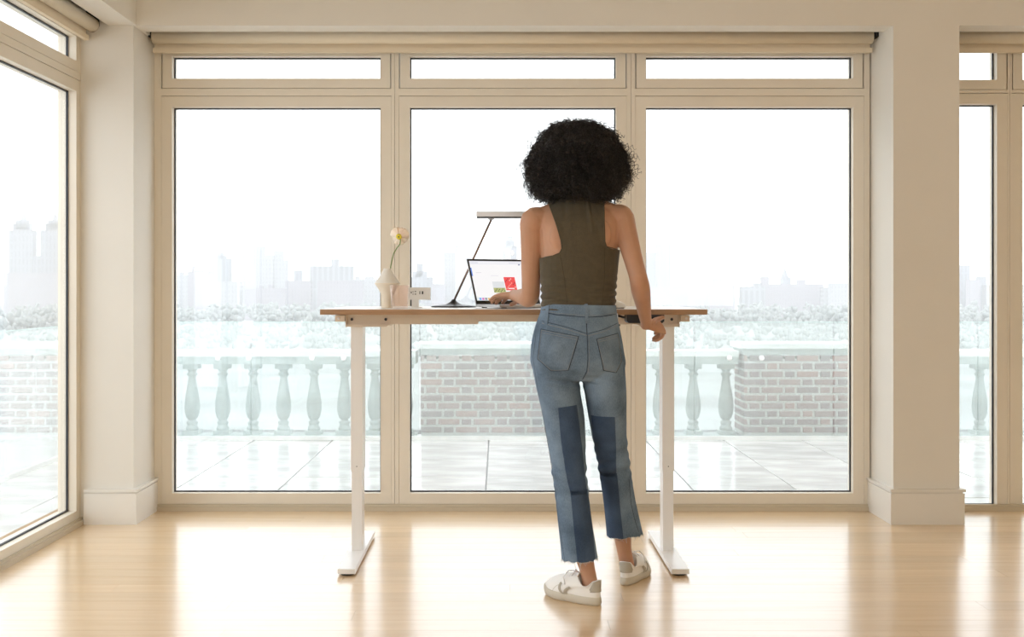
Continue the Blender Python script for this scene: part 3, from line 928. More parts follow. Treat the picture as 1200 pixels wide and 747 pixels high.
screen('text_line', (.030, .055), (.150, .152), 1, (.62, .62, .66)); screen('text_line', (.098, .135), (.136, .138), 1, (.72, .72, .76))

# desk lamp
dl = empty('desk_lamp', (-.2, 4.85, DT)); tag(dl, 'slim desk lamp with brown angled arm and long flat head behind the laptop', 'lamp')
lathe('base', [(.098, DT), (.098, DT + .005), (.090, DT + .0065), (.035, DT + .012), (.014, DT + .024), (.0075, DT + .034)], -.198, 4.85, M['dark'], dl, seg=40)
M['copper'] = mat('bronze_rod', (.28, .19, .15), .35, metal=.6)
a0 = Vector((-.196, 4.85, DT + .030)); a1 = P(576, 257, 4.85)
am = a0.lerp(a1, .42)
tube('arm', [a0, a0.lerp(a1, .5), a1], .0048, M['copper'], dl)
hd = obox('head', Vector((0, 4.85, 0)), Vector((1, 0, 0)), Vector((0, 1, 0)), Zu, ((558.3 - HX) * 4.85 / F, .20), (-.03, .03), (EYE - (254.5 - HY) * 4.85 / F, EYE - (248.5 - HY) * 4.85 / F), M['alu'], dl, bevel=.003)
box('diffuser', (558.8 - HX) * 4.85 / F, .199, 4.822, 4.878, EYE - (255.8 - HY) * 4.85 / F, EYE - (254.4 - HY) * 4.85 / F, M['dark'], hd)
bm = bmesh.new(); bmesh.ops.create_cone(bm, cap_ends=True, segments=20, radius1=.008, radius2=.026, depth=.014, matrix=Matrix.Translation((a1.x - .002, 4.85, a1.z + .003)))
bm_obj('joint', bm, M['alu'], dl, smooth=True)

# vase with one poppy
M['ceramic'] = mat('matte_stoneware', (.86, .84, .79), .75, noise_amt=.05, noise_scale=30, bump=.1, bump_scale=60)
M['ceramic_low'] = mat('cream_stoneware', (.86, .77, .64), .75, noise_amt=.05, noise_scale=30)
vs_d = 4.66; vx = (454 - HX) * vs_d / F; sv = vs_d / F
prof = [(6.0, 0), (6.3, 1), (6.3, 8), (7.2, 15), (9.8, 21.5), (13.2, 26.4), (14.8, 28.6), (14.7, 29.6)]
prof2 = [(14.7, 29.6), (13.6, 31.5), (10.4, 36), (7.2, 41), (5.0, 44.6), (4.5, 46.2), (4.6, 47.0), (3.9, 47.0), (3.6, 44.5), (3.2, 40)]
vt = empty('vase', (vx, vs_d, DT)); tag(vt, 'angular pale stoneware vase with narrow neck holding one poppy', 'vase')
lathe('lower_body', [(r_ * sv, DT + z * sv * .985) for r_, z in prof], vx, vs_d, M['ceramic_low'], vt, seg=40)
lathe('upper_body', [(r_ * sv, DT + z * sv * .985) for r_, z in prof2], vx, vs_d, M['ceramic'], vt, seg=40, cap=False)
po = empty('poppy', (vx, vs_d, DT + .14)); tag(po, 'single pale peach poppy with yellow centre leaning right out of the vase', 'flower')
M['stem'] = mat('poppy_stem', (.16, .27, .07), .6)
sp = [P(455.5, 340, vs_d), P(457, 322, vs_d), P(457.8, 313, vs_d), P(459.5, 304, vs_d), P(461.5, 297, vs_d), P(465, 291, vs_d), P(468.6, 286.5, vs_d), P(469.3, 282, vs_d), P(468.3, 278, vs_d)]
tube('stem', sp, .0021, M['stem'], po)
cc = P(467.5, 277.5, vs_d)
M['petal'] = mat('poppy_petal', (.96, .87, .72), .6, col2=(.94, .74, .61), noise_scale=18, sss=.15)
M['petal_in'] = mat('poppy_heart', (.80, .66, .06), .7)
fd = Vector((.15, .95, .25)).normalized()          # the flower looks away toward the window
fa_ = fd.cross(Vector((0, 0, 1))).normalized(); fb_ = fa_.cross(fd).normalized()
for k in range(6):
    bm = bmesh.new(); grid = []
    ang = 2 * math.pi * k / 6 + .4; size = [.041, .036, .042, .034, .040, .037][k]
    for i in range(9):
        row = []
        for j in range(9):
            u_ = i / 8; w_ = (j / 8 - .5) * 2
            rad = size * u_; th = ang + w_ * .80 * (1 - .10 * u_)
            lift = .016 * u_ ** 1.5 + .0035 * math.sin(j * 2.1 + k * 2) * u_ * u_ + .002 * (k % 2)
            rr_ = rad * (1 - .10 * abs(w_) ** 3 * u_) + .0018 * math.sin(j * 2.6 + k) * u_
            row.append(bm.verts.new(cc + (fa_ * math.cos(th) + fb_ * math.sin(th)) * rr_ + fd * lift))
        grid.append(row)
    for i in range(8):
        for j in range(8): bm.faces.new((grid[i][j], grid[i + 1][j], grid[i + 1][j + 1], grid[i][j + 1]))
    solid(bm_obj('petal', bm, M['petal'], po, smooth=True), .0006)
bm = bmesh.new(); bmesh.ops.create_uvsphere(bm, u_segments=16, v_segments=10, radius=.0125, matrix=Matrix.Translation(cc - fd * .001) @ Matrix.Scale(.35, 4, fd))
bm_obj('calyx', bm, M['petal_in'], po, smooth=True)
bm = bmesh.new(); bmesh.ops.create_uvsphere(bm, u_segments=12, v_segments=8, radius=.004, matrix=Matrix.Translation(cc - fd * .003))
bm_obj('stem_head', bm, M['stem'], po, smooth=True)
bm = bmesh.new()
for k in range(26):
    th = k * 2.4; r_ = .004 + .008 * ((k * 7) % 10) / 10
    e = cc + fd * .014 + (fa_ * math.cos(th) + fb_ * math.sin(th)) * r_
    add_tube(bm, [cc + fd * .002, e], [.0004, .0004], 4)
bm_obj('stamens', bm, M['petal_in'], po)['kind'] = 'stuff'

# tumbler
M['pink_glass'] = glass_sheet('pink_glass', (.985, .94, .925), 0.02)
gd = 4.535; gx = (468.5 - HX) * gd / F; sg = gd / F
gprof = [(9.2, 0), (9.8, .6), (11.2, 26), (11.4, 27.3), (11.0, 27.4), (10.5, 26), (9.0, 3.2), (0.3, 3.0)]
gt = lathe('tumbler', [(.0003, DT)] + [(r_ * sg, DT + z * sg) for r_, z in gprof], gx, gd, M['pink_glass'], None, seg=40, cap=True)
tag(gt, 'small pink tinted glass tumbler in front of the vase', 'glass')

# power outlet block
po_ = empty('power_outlet', (-.34, 4.75, DT)); tag(po_, 'white desk power block with sockets on a short stand', 'power outlet')
def OX(px): return (px - HX) * 4.72 / F
def OZ(py): return EYE - (py - HY) * 4.72 / F
bd = box('housing', OX(479), OX(504), 4.72, 4.775, OZ(351.5), OZ(337.2), M['white_plastic'], po_, bevel=.006)
box('stand', OX(482), OX(490.5), 4.735, 4.765, DT, OZ(350), M['white_plastic'], po_, bevel=.002)
box('foot_plate', OX(478), OX(494), 4.725, 4.78, DT, DT + .003, M['white_plastic'], po_)
for px in (481.5, ): box('socket_hole', OX(px), OX(px + 1), 4.7185, 4.7205, OZ(344), OZ(342), M['dark'], bd)
for (a, y0, y1) in ((483.6, 341.7, 342.7), (483.6, 344.4, 345.4), (486, 341.4, 342.4), (486, 344.4, 345.4)):
    box('socket_hole', OX(a), OX(a + 1.6 if a > 485 else a + .9), 4.7185, 4.7205, OZ(y1), OZ(y0), M['dark'], bd)
for (a, b) in ((491.6, 492.5), (494.3, 496)):
    box('usb_port', OX(a), OX(b), 4.7185, 4.7205, OZ(345), OZ(341.5), M['dark'], bd)

# mouse
mx, my = (722 - HX) * 4.48 / F, 4.48
ms = empty('mouse', (mx, my, DT)); tag(ms, 'white computer mouse on the desk right of the waist of the woman', 'mouse')
bm = bmesh.new(); bmesh.ops.create_uvsphere(bm, u_segments=28, v_segments=16, radius=1)
for v in bm.verts:
    x, y, z = v.co
    z = max(z, -.12)
    v.co = Vector((mx + x * .040 * (1 - .1 * y), my + y * .034, DT + .008 + z * .026 * (1 - .18 * x)))
bm_obj('shell', bm, M['white_plastic'], ms, smooth=True)
box('sole', mx - .030, mx + .030, my - .022, my + .022, DT, DT + .006, mat('grey_sole', (.35, .33, .32), .5), ms)

# charging lead that loops over the front edge
cd = empty('charging_cable', P(723, 372, 4.355)[:]); tag(cd, 'thin pale lead looping over the desk edge beside the hip, with black plug', 'cable')
tube('lead', [P(714, 361.6, 4.50), P(719, 362.3, 4.40), P(721.5, 364.5, 4.355), P(723.6, 369, 4.352), P(724.2, 374, 4.352), P(723.6, 379, 4.352), P(723.4, 381.5, 4.352)], .0016, M['chrome'], cd, seg=8)
tube('plug', [P(722.4, 382, 4.352), P(726.6, 381.2, 4.352)], .0040, M['dark'], cd, seg=10)

# ================================================================ PERSON
pe = empty('person', (.31, 4.12, 0)); tag(pe, 'woman seen from behind in olive sleeveless top and cropped patchwork jeans, standing at the desk', 'person')
M['skin'] = mat('skin', (.54, .305, .20), .5, noise_amt=.07, noise_scale=14, sss=.12, spec=.35)
M['skin_face'] = M['skin']
M['top'] = mat('olive_rib_knit', (.088, .072, .045), .92, noise_amt=.12, noise_scale=60, bump=.25, bump_scale=350, sheen=.15)
M['top_seam'] = mat('olive_seam', (.065, .053, .033), .95)
M['hair'] = mat('black_curls', (.021, .018, .019), .40, spec=.55)

def denim(name, c1, c2, stripe=0.5):
    m = bpy.data.materials.new(name); m.use_nodes = True
    nt = m.node_tree; b = nt.nodes['Principled BSDF']; b.inputs['Roughness'].default_value = .9
    b.inputs['Specular IOR Level'].default_value = .2
    tc = nt.nodes.new('ShaderNodeTexCoord')
    n1 = nt.nodes.new('ShaderNodeTexNoise'); n1.inputs['Scale'].default_value = 9; n1.inputs['Detail'].default_value = 3
    n2 = nt.nodes.new('ShaderNodeTexNoise'); n2.inputs['Scale'].default_value = 420; n2.inputs['Detail'].default_value = 3
    mp = nt.nodes.new('ShaderNodeMapping'); mp.inputs['Scale'].default_value = (1, 1, .35)
    nt.links.new(tc.outputs['Object'], n1.inputs['Vector']); nt.links.new(tc.outputs['Object'], mp.inputs['Vector'])
    nt.links.new(mp.outputs['Vector'], n2.inputs['Vector'])
    ad = nt.nodes.new('ShaderNodeMath'); ad.operation = 'MULTIPLY_ADD'; ad.inputs[1].default_value = .45
    nt.links.new(n2.outputs['Fac'], ad.inputs[0]); nt.links.new(n1.outputs['Fac'], ad.inputs[2])
    r = nt.nodes.new('ShaderNodeValToRGB')
    r.color_ramp.elements[0].position = .52; r.color_ramp.elements[0].color = (*c2, 1)
    r.color_ramp.elements[1].position = .92; r.color_ramp.elements[1].color = (*c1, 1)
    nt.links.new(ad.outputs[0], r.inputs['Fac']); nt.links.new(r.outputs['Color'], b.inputs['Base Color'])
    bp = nt.nodes.new('ShaderNodeBump'); bp.inputs['Strength'].default_value = .25; bp.inputs['Distance'].default_value = .001
    nt.links.new(n2.outputs['Fac'], bp.inputs['Height']); nt.links.new(bp.outputs['Normal'], b.inputs['Normal'])
    return m
M['denim'] = denim('washed_denim', (.205, .285, .385), (.090, .135, .195))
M['denim_dark'] = denim('dark_denim', (.070, .110, .185), (.036, .060, .110))
M['denim_pocket'] = denim('pocket_denim', (.205, .275, .365), (.10, .145, .20))
M['denim_stitch'] = mat('denim_stitch', (.25, .26, .27), .9)
M['denim_seam_dark'] = mat('denim_seam', (.025, .035, .055), .95)  # dark stitched lines of the seams and pocket edges
M['fray'] = mat('frayed_cotton', (.62, .66, .68), .9)

NS = 32
def ring(cx, cy, z, a, bf, bb=None, p=2.2, rot=0.0):
    """horizontal section: half width a, half depth bf toward the window and bb toward the camera"""
    if bb is None: bb = bf
    out = []
    for k in range(NS):
        t = 2 * math.pi * k / NS
        c, s = math.cos(t), math.sin(t)
        x = a * abs(c) ** (2 / p) * (1 if c >= 0 else -1)
        b_ = bf if s >= 0 else bb
        y = b_ * abs(s) ** (2 / p) * (1 if s >= 0 else -1)
        if rot: x, y = x * math.cos(rot) - y * math.sin(rot), x * math.sin(rot) + y * math.cos(rot)
        out.append(Vector((cx + x, cy + y, z)))
    return out

BD = 4.12
KX = BD / F
def bx_(px): return (px - HX) * KX
def bz_(py): return EYE - (py - HY) * KX

# torso table: z, cx, cy, a, bf, bb, p  (bf: toward the window, bb: toward the camera)
TOR = [
 (.850, .290, 4.112, .120, .085, .100, 2.3),
 (.885, .290, 4.112, .150, .092, .108, 2.3),
 (.930, .288, 4.112, .158, .098, .115, 2.3),
 (1.000, .288, 4.118, .142, .095, .100, 2.3),
 (1.060, .293, 4.125, .1315, .090, .086, 2.3),
 (1.110, .294, 4.130, .1310, .086, .082, 2.3),
 (1.160, .295, 4.133, .1340, .088, .086, 2.3),
 (1.220, .296, 4.135, .1385, .096, .092, 2.3),
 (1.280, .298, 4.133, .1430, .110, .095, 2.3),
 (1.335, .298, 4.130, .1480, .108, .094, 2.3),
 (1.380, .296, 4.130, .1520, .092, .086, 2.3),
 (1.415, .293, 4.134, .1450, .075, .072, 2.2),
 (1.440, .291, 4.138, .1150, .062, .062, 2.1),
 (1.462, .291, 4.142, .0800, .056, .056, 2.0),
 (1.485, .292, 4.146, .0590, .056, .056, 2.0),
 (1.520, .293, 4.152, .0540, .055, .054, 2.0),
 (1.560, .293, 4.160, .0520, .055, .054, 2.0),
]
def torso(bm, zmin=0, zmax=9, grow=0.0):
    rows = [r for r in smooth_rows(TOR, 4) if zmin <= r[0] <= zmax]
    add_rings(bm, [ring(r[1], r[2], r[0], r[3] + grow, r[4] + grow, r[5] + grow, r[6]) for r in rows])

def limb(bm, pts, radii, seg=16, flat=None):
    # resample along a catmull-rom path
    rows = smooth_rows([(*p, r) for p, r in zip(pts, radii)], 4)
    add_tube(bm, [r[:3] for r in rows], [r[3] for r in rows], seg, flat=flat)

bm = bmesh.new()
torso(bm)
def ball(bm, c, r, sc=(1, 1, 1)):
    bmesh.ops.create_uvsphere(bm, u_segments=20, v_segments=14, radius=1, matrix=Matrix.Translation(c) @ Matrix.Diagonal((r * sc[0], r * sc[1], r * sc[2], 1)))
# shoulder blades and spine relief
ball(bm, (.222, 4.062, 1.330), .030, (1.25, .75, 1.9)); ball(bm, (.372, 4.062, 1.335), .030, (1.25, .75, 1.9))
# chest
ball(bm, (.250, 4.200, 1.265), .046, (1, .8, 1)); ball(bm, (.340, 4.200, 1.265), .046, (1, .8, 1))
# shoulders + arms (viewer's left arm L, viewer's right arm R)
SL = Vector((.123, 4.128, 1.392)); SR = Vector((.453, 4.128, 1.404))
EL = Vector((.119, 4.205, 1.103)); WL = Vector((.064, 4.425, 1.110))
ER = Vector((.508, 4.045, 1.168)); WR = Vector((.562, 4.262, 1.010))
ball(bm, SL + Vector((.003, 0, -.004)), .046, (1.0, 1.05, 1.02)); ball(bm, SR + Vector((-.003, 0, -.002)), .046, (1.0, 1.05, 1.02))
def arm(S, E, Wr, inner, r):
    limb(bm, [inner, inner.lerp(S, .5), S, S.lerp(E, .22), S.lerp(E, .52), S.lerp(E, .82), E.lerp(S, .05).lerp(Wr, .015), E.lerp(Wr, .14), E.lerp(Wr, .30), E.lerp(Wr, .62), E.lerp(Wr, .9), Wr, Wr + (Wr - E).normalized() * .024], r, 18)
arm(SL, EL, WL, Vector((.205, 4.135, 1.405)), [.034, .040, .044, .0435, .0395, .0355, .0355, .0375, .036, .029, .0235, .0225, .024])
arm(SR, ER, WR, Vector((.375, 4.135, 1.412)), [.034, .040, .044, .0425, .037, .0335, .0335, .0355, .0345, .028, .0235, .022, .024])
# trapezius
limb(bm, [Vector((.293, 4.135, 1.478)), Vector((.235, 4.132, 1.438)), Vector((.150, 4.130, 1.408))], [.040, .034, .030])
limb(bm, [Vector((.293, 4.135, 1.478)), Vector((.350, 4.132, 1.446)), Vector((.430, 4.130, 1.420))], [.040, .034, .030])

def hand(bm, W0, h, n, curls, thumb, length=.178, tside=1.0, spread=.20):
    """W0 wrist, h direction to the knuckles, n back-of-hand normal, curls: per finger (index..little) three bend angles"""
    h = h.normalized(); n = (n - h * n.dot(h)).normalized(); ac = h.cross(n).normalized() * tside   # ac points to the thumb side
    L = length; n_keep = n.copy()
    pal = [(0.0, .024, .016), (.022, .029, .0165), (.045, .036, .0155), (.068, .040, .0135), (.084, .039, .0115)]
    rings_ = []
    for (d_, a_, b_) in pal:
        c = W0 + h * d_ + ac * (-.001)
        rings_.append([c + ac * (a_ * math.cos(t)) + n * (b_ * math.sin(t)) for t in [2 * math.pi * k / 20 for k in range(20)]])
    add_rings(bm, rings_)
    tips = []
    offs = [.0285, .0095, -.0095, -.0275]; flen = [.068, .076, .071, .056]; frad = [.0088, .0092, .0086, .0076]; kn = [.082, .086, .082, .074]
    for i in range(4):
        base = W0 + h * (kn[i] - .014) + ac * offs[i] * .92
        d_ = (h + ac * offs[i] / .03 * spread).normalized()
        p = [base - h * .012, base + h * .014]
        ang = 0
        dirv = d_
        for j, fr in enumerate((.42, .32, .26)):
            ang = curls[i][j]
            ax = dirv.cross(n).normalized()
            dirv = Matrix.Rotation(-ang, 3, ax) @ dirv
            n_l = Matrix.Rotation(-ang, 3, ax) @ n
            p.append(p[-1] + dirv * flen[i] * fr)
            n = n_l
        n = n_keep.copy()
        r_ = frad[i]
        rows = smooth_rows([(*q, rr_) for q, rr_ in zip(p, (r_ * 1.0, r_ * 1.1, r_ * 1.02, r_ * .95, r_ * .80))], 3)
        add_tube(bm, [q[:3] for q in rows], [q[3] for q in rows], 12)
        ball(bm, rows[-1][:3], r_ * .80)
        tips.append(Vector(rows[-1][:3]))
    tp = [Vector(t) for t in thumb]
    rows = smooth_rows([(*q, rr_) for q, rr_ in zip(tp, (.014, .0135, .0105, .0098, .0082))], 3)
    add_tube(bm, [q[:3] for q in rows], [q[3] for q in rows], 12); ball(bm, rows[-1][:3], .0082)
    return tips
def hand_n(h, n): 
    h = h.normalized(); return (n - h * n.dot(h)).normalized()

# viewer's left hand, fingers resting on the laptop
hL = Vector((-.52, .84, -.05)); n0 = Vector((.10, .08, 1.0))
W2 = WL + (WL - EL).normalized() * .016
hn = hL.normalized(); nn = hand_n(hn, n0); ac = hn.cross(nn) * 1.0
tl = hand(bm, W2, hL, n0, [(.12, .24, .16), (.14, .26, .18), (.15, .28, .18), (.14, .26, .16)],
     [W2 + hn * .012 + ac * .012, W2 + hn * .030 + ac * .030 - nn * .008, W2 + hn * .052 + ac * .045 - nn * .016, W2 + hn * .072 + ac * .048 - nn * .022, W2 + hn * .088 + ac * .044 - nn * .028])
# viewer's right hand at the control box: thumb up, fingers curled under
hR = Vector((.80, .60, -.20)); n0 = Vector((.50, -.45, .75))
W3 = WR + (WR - ER).normalized() * .012
hn = hR.normalized(); nn = hand_n(hn, n0); ac = hn.cross(nn)
sgn = 1.0 if ac.z > 0 else -1.0
ac = ac * sgn
T1 = P(763.5, 379.5, 4.27); T2 = P(767.5, 375.5, 4.30); T3 = P(772.5, 373.8, 4.33); T4 = P(776.8, 372.2, 4.352)
tr_ = hand(bm, W3, hR, n0, [(.55, .70, .40), (.80, .80, .45), (.95, .85, .45), (1.0, .75, .40)],
     [W3 + hn * .010 + ac * .012, T1, T2, T3, T4], tside=sgn)

# legs and feet inside the clothes
def PL(px, py, d): return P(px, py, d)
legsL = [Vector((.225, 4.112, .88)), Vector((.216, 4.11, .75)), P(662, 510, 4.105), P(667, 560, 4.09), P(675, 610, 4.05), P(684, 650, 4.045), P(688.5, 669, 4.045), P(691.5, 684, 4.04), P(693, 695, 4.035)]
rL = [.074, .056, .052, .050, .044, .034, .0285, .029, .031]
limb(bm, legsL, rL, 18)
legsR = [Vector((.365, 4.112, .88)), Vector((.392, 4.118, .75)), P(716, 512, 4.155), P(722, 562, 4.215), P(727, 600, 4.262), P(729.5, 628, 4.290), P(731.5, 645, 4.305), P(734, 658, 4.312), P(735.5, 668, 4.312)]
limb(bm, legsR, [.074, .056, .050, .048, .043, .034, .0285, .028, .030], 18)
# head
HC = Vector((.293, 4.168, 1.606))
def headring(dz, cy, a, bf, bb, p=2.1): return ring(HC.x, HC.y + cy, HC.z + dz, a, bf, bb, p)
add_rings(bm, [headring(-.115, .055, .020, .018, .030), headring(-.108, .050, .034, .030, .060), headring(-.085, .035, .050, .050, .085), headring(-.055, .020, .062, .068, .095), headring(-.02, .010, .069, .082, .100),
               headring(.02, .003, .074, .088, .103), headring(.055, 0, .074, .084, .100), headring(.085, -.003, .063, .070, .085), headring(.105, -.005, .040, .046, .055), headring(.114, -.006, .012, .014, .016)])
ball(bm, HC + Vector((0, .098, -.030)), .011, (1.2, 1.1, .9)); limb(bm, [HC + Vector((0, .084, .012)), HC + Vector((0, .092, -.008)), HC + Vector((0, .100, -.027))], [.007, .008, .009], 10)
ball(bm, HC + Vector((0, .086, -.060)), .008, (2.6, 1, .62)); ball(bm, HC + Vector((0, .085, -.069)), .008, (2.3, 1, .7))
ball(bm, HC + Vector((0, .080, -.096)), .017, (1.2, .8, .8))
for s_ in (-1, 1):
    ball(bm, HC + Vector((s_ * .075, -.005, -.012)), .017, (.45, 1, 1.8)); ball(bm, HC + Vector((s_ * .032, .077, .012)), .016, (1.3, .6, .4))
V, T = remeshed(bm, .0027, 6, .5)
body = np_mesh('body', V, T, M['skin'], pe)
BODY_BVH = BVHTree.FromPolygons([tuple(v) for v in V], [tuple(map(int, t)) for t in T])
for s_ in (-1, 1):
    bm = bmesh.new(); ball(bm, HC + Vector((s_ * .032, .0735, -.002)), .0115); e_ = bm_obj('eye', bm, mat('eye_white', (.8, .78, .75), .2), pe, smooth=True)
    bm = bmesh.new(); ball(bm, HC + Vector((s_ * .032, .0825, -.003)), .0048, (1, .7, 1)); bm_obj('iris', bm, mat('iris_brown', (.06, .03, .015), .2), e_, smooth=True)
bm = bmesh.new(); ball(bm, HC + Vector((0, .0925, -.0645)), .0075, (2.6, .6, 1.0)); bm_obj('lips', bm, mat('lips', (.45, .18, .15), .45), pe, smooth=True)

# ---- top
bm = bmesh.new(); torso(bm, 1.03, 1.56, .0035)
ball(bm, (.222, 4.062, 1.330), .0325, (1.25, .75, 1.8)); ball(bm, (.372, 4.062, 1.335), .0325, (1.25, .75, 1.8))
ball(bm, (.235, 4.205, 1.275), .056, (1, .8, 1)); ball(bm, (.355, 4.205, 1.275), .056, (1, .8, 1))
limb(bm, [Vector((.293, 4.135, 1.478)), Vector((.235, 4.132, 1.438)), Vector((.150, 4.130, 1.408))], [.0445, .0385, .034])
limb(bm, [Vector((.293, 4.135, 1.478)), Vector((.350, 4.132, 1.446)), Vector((.430, 4.130, 1.420))], [.0445, .0385, .034])
V, T = remeshed(bm, .0038, 5, .5)
N = vnormals(V, T)
# folds: horizontal bunching at the waist, a few diagonal ones from the neck
wz = V[:, 2]; wx = V[:, 0] - .293
fold = .0034 * np.exp(-((wz - 1.115) / .055) ** 2) * np.sin(wz * 230 + np.sin(wx * 26) * 1.8 + wx * 18) * np.clip(np.abs(wx) / .10, .15, 1)
fold += .0045 * np.exp(-((wx - .028 - (1.46 - wz) * .12) / .006) ** 2) * np.clip((wz - 1.34) / .05, 0, 1)
fold -= .0030 * np.exp(-((wx + .052 + (1.46 - wz) * .02) / .010) ** 2) * np.clip((wz - 1.38) / .05, 0, 1)
V = V + N * (fold + .0010)[:, None]
def curve(pts, z):
    zz = [p[0] for p in pts]; xx = [p[1] for p in pts]
    return np.interp(z, zz, xx)
lz = [(bz_(305), .132), (bz_(302.5), bx_(634)), (bz_(301), bx_(646)), (bz_(297.5), bx_(654)), (bz_(292), bx_(656.8)), (bz_(283), bx_(655.3)), (bz_(262), bx_(649.5)), (bz_(245), bx_(644)), (bz_(236), bx_(641.5)), (bz_(228), bx_(640))]
rz_ = [(bz_(294.5), .460), (bz_(293.5), bx_(724)), (bz_(292.6), bx_(715)), (bz_(290.5), bx_(708.8)), (bz_(284), bx_(706.8)), (bz_(262), bx_(706.3)), (bz_(245), bx_(707)), (bz_(236), bx_(708)), (bz_(228), bx_(709))]
z = V[:, 2]; x = V[:, 0]
fl_ = np.maximum(x - curve(lz, z), (bz_(303) - z))
fr_ = np.maximum(curve(rz_, z) - x, (bz_(294) - z))
f = np.minimum(np.minimum(fl_, fr_), np.minimum(z - 1.058, 1.522 - z))
V2, T2 = clip(V, T, f)
top = solid(np_mesh('top', V2, T2, M['top'], pe), .003, 1)
TOP_BVH = BVHTree.FromPolygons([tuple(v) for v in V2], [tuple(map(int, t)) for t in T2])

def surf_line(name, bvh, pts, r, m, parent, lift=.002, step=.006, depth=3.6, seg=6, tan=False):
    """a seam laid on the camera-facing side of a surface: pts are (x, z) in metres"""
    out = []
    for (a, b) in zip(pts, pts[1:]):
        n_ = max(1, int(math.hypot(b[0] - a[0], b[1] - a[1]) / step))
        for k in range(n_ + (1 if (b is pts[-1]) else 0)):
            t = k / n_; xx = a[0] + (b[0] - a[0]) * t; zz = a[1] + (b[1] - a[1]) * t
            hit, nn_, _, _ = bvh.ray_cast(Vector((xx, depth, zz)), Vector((0, 1, 0)))
            if hit: out.append(hit + nn_ * lift * (1 if nn_.y < 0 else -1))
    if len(out) > 1:
        return tube(name, out, r, m, parent, seg=seg)
def PX(*pp): return [(bx_(a), bz_(b)) for a, b in pp]
surf_line('seam', TOP_BVH, PX((655.5, 300), (660, 325), (663.5, 358)), .0009, M['top_seam'], top, .0035)
surf_line('seam', TOP_BVH, PX((706, 292), (706, 325), (703, 358)), .0009, M['top_seam'], top, .0035)
surf_line('edge_binding', TOP_BVH, PX((642.6, 238), (645.4, 246), (650.8, 262), (656.6, 283), (658, 291.5), (655.4, 297), (647, 300.6), (636, 302.2)), .0016, M['top'], top, .0028)
surf_line('edge_binding', TOP_BVH, PX((707, 238), (705.8, 246), (705.2, 262), (705.6, 283), (707.6, 289.6), (714, 292), (722, 293)), .0016, M['top'], top, .0028)

# ---- jeans
bm = bmesh.new()
def jring(xl, xr, py, cy, bf, bb, p=2.3, d=BD):
    k_ = d / F
    cx = ((xl + xr) / 2 - HX) * k_; a = (xr - xl) / 2 * k_
    return (EYE - (py - HY) * k_, cx, cy, a, bf, bb, p)
hip = [jring(642, 716, 444, 4.115, .085, .095), jring(623.5, 731.8, 430, 4.113, .104, .124), jring(622, 730.5, 412, 4.113, .104, .126),
       jring(624, 728, 396, 4.116, .102, .120), jring(629, 724.5, 378, 4.122, .098, .104), jring(635, 721.5, 362, 4.127, .096, .093), jring(636, 721.5, 352, 4.128, .095, .091)]
rows = smooth_rows(sorted(hip), 4)
add_rings(bm, [ring(r[1], r[2], r[0], r[3], r[4], r[5], r[6]) for r in rows])
lg1 = [jring(659.5, 702, 664, 4.045, .072, .072, 2.2, 4.05), jring(657.5, 698.5, 640, 4.05, .070, .070, 2.2, 4.05), jring(654.5, 693.5, 610, 4.06, .068, .068, 2.2, 4.06), jring(651.2, 689.5, 580, 4.07, .067, .067, 2.2, 4.08),
       jring(647.2, 686.5, 550, 4.09, .068, .068, 2.3, 4.10), jring(642.5, 685.4, 520, 4.10, .073, .073, 2.3, 4.11), jring(636.5, 684.0, 488, 4.11, .082, .082, 2.3, 4.12), jring(629.5, 679.5, 458, 4.113, .092, .096, 2.3), jring(623, 678, 425, 4.113, .095, .108, 2.3)]
rows = smooth_rows(sorted(lg1), 4)
add_rings(bm, [ring(r[1], r[2], r[0], r[3], r[4], r[5], r[6]) for r in rows])
lg2 = [jring(712.5, 755.5, 636, 4.285, .074, .074, 2.2, 4.28), jring(711, 750.5, 612, 4.27, .071, .071, 2.2, 4.26), jring(708.5, 745.5, 590, 4.25, .069, .069, 2.2, 4.24), jring(705, 741.8, 566, 4.22, .067, .067, 2.2, 4.21),
       jring(700.5, 738, 540, 4.185, .067, .067, 2.3, 4.18), jring(694.5, 734.5, 512, 4.155, .073, .073, 2.3, 4.15), jring(689, 733.5, 484, 4.13, .082, .082, 2.3, 4.13), jring(684.8, 733.2, 458, 4.117, .092, .096, 2.3), jring(676, 731, 425, 4.113, .095, .106, 2.3)]
rows = smooth_rows(sorted(lg2), 4)
add_rings(bm, [ring(r[1], r[2], r[0], r[3], r[4], r[5], r[6]) for r in rows])
# buttocks
ball(bm, (.226, 4.045, .905), .068, (1.0, .82, 1.05)); ball(bm, (.350, 4.045, .900), .066, (1.0, .82, 1.05))
V, T = remeshed(bm, .004, 9, .5)
N = vnormals(V, T)
w = np.zeros(len(V))
zz = V[:, 2]; xx = V[:, 0]
isR = xx > np.interp(zz, [.2, .8], [.387, .305])
cxl = np.where(isR, .435, .250)
for cz, amp, k_, ph in ((.50, .0020, 85, 0.0), (.47, .0022, 150, 1.3)):
    zc = np.where(isR, cz + .02, cz - .02)
    w += amp * np.exp(-((zz - zc) / .07) ** 2) * np.sin(zz * k_ + xx * 32 * np.where(isR, -1, 1) + ph)
w += .0022 * np.exp(-((zz - .80) / .03) ** 2) * np.sin(zz * 190 + xx * 40) * (np.abs(xx - .29) < .12)
nz = np.array([noise.noise(Vector((a * 9, b * 9, c * 4))) for a, b, c in V]) * .0035 * np.clip((.80 - zz) / .2, 0, 1)
# crease under each buttock
for (x0_, x1_, zc_) in ((.165, .268, bz_(443)), (.315, .40, bz_(447))):
    m_ = np.exp(-((zz - zc_ + (xx - x0_) * .09) / .006) ** 2) * np.clip((xx - x0_) / .02, 0, 1) * np.clip((x1_ - xx) / .02, 0, 1) * (V[:, 1] < 4.1)
    w -= .0035 * m_
V = V + N * (w + nz)[:, None]
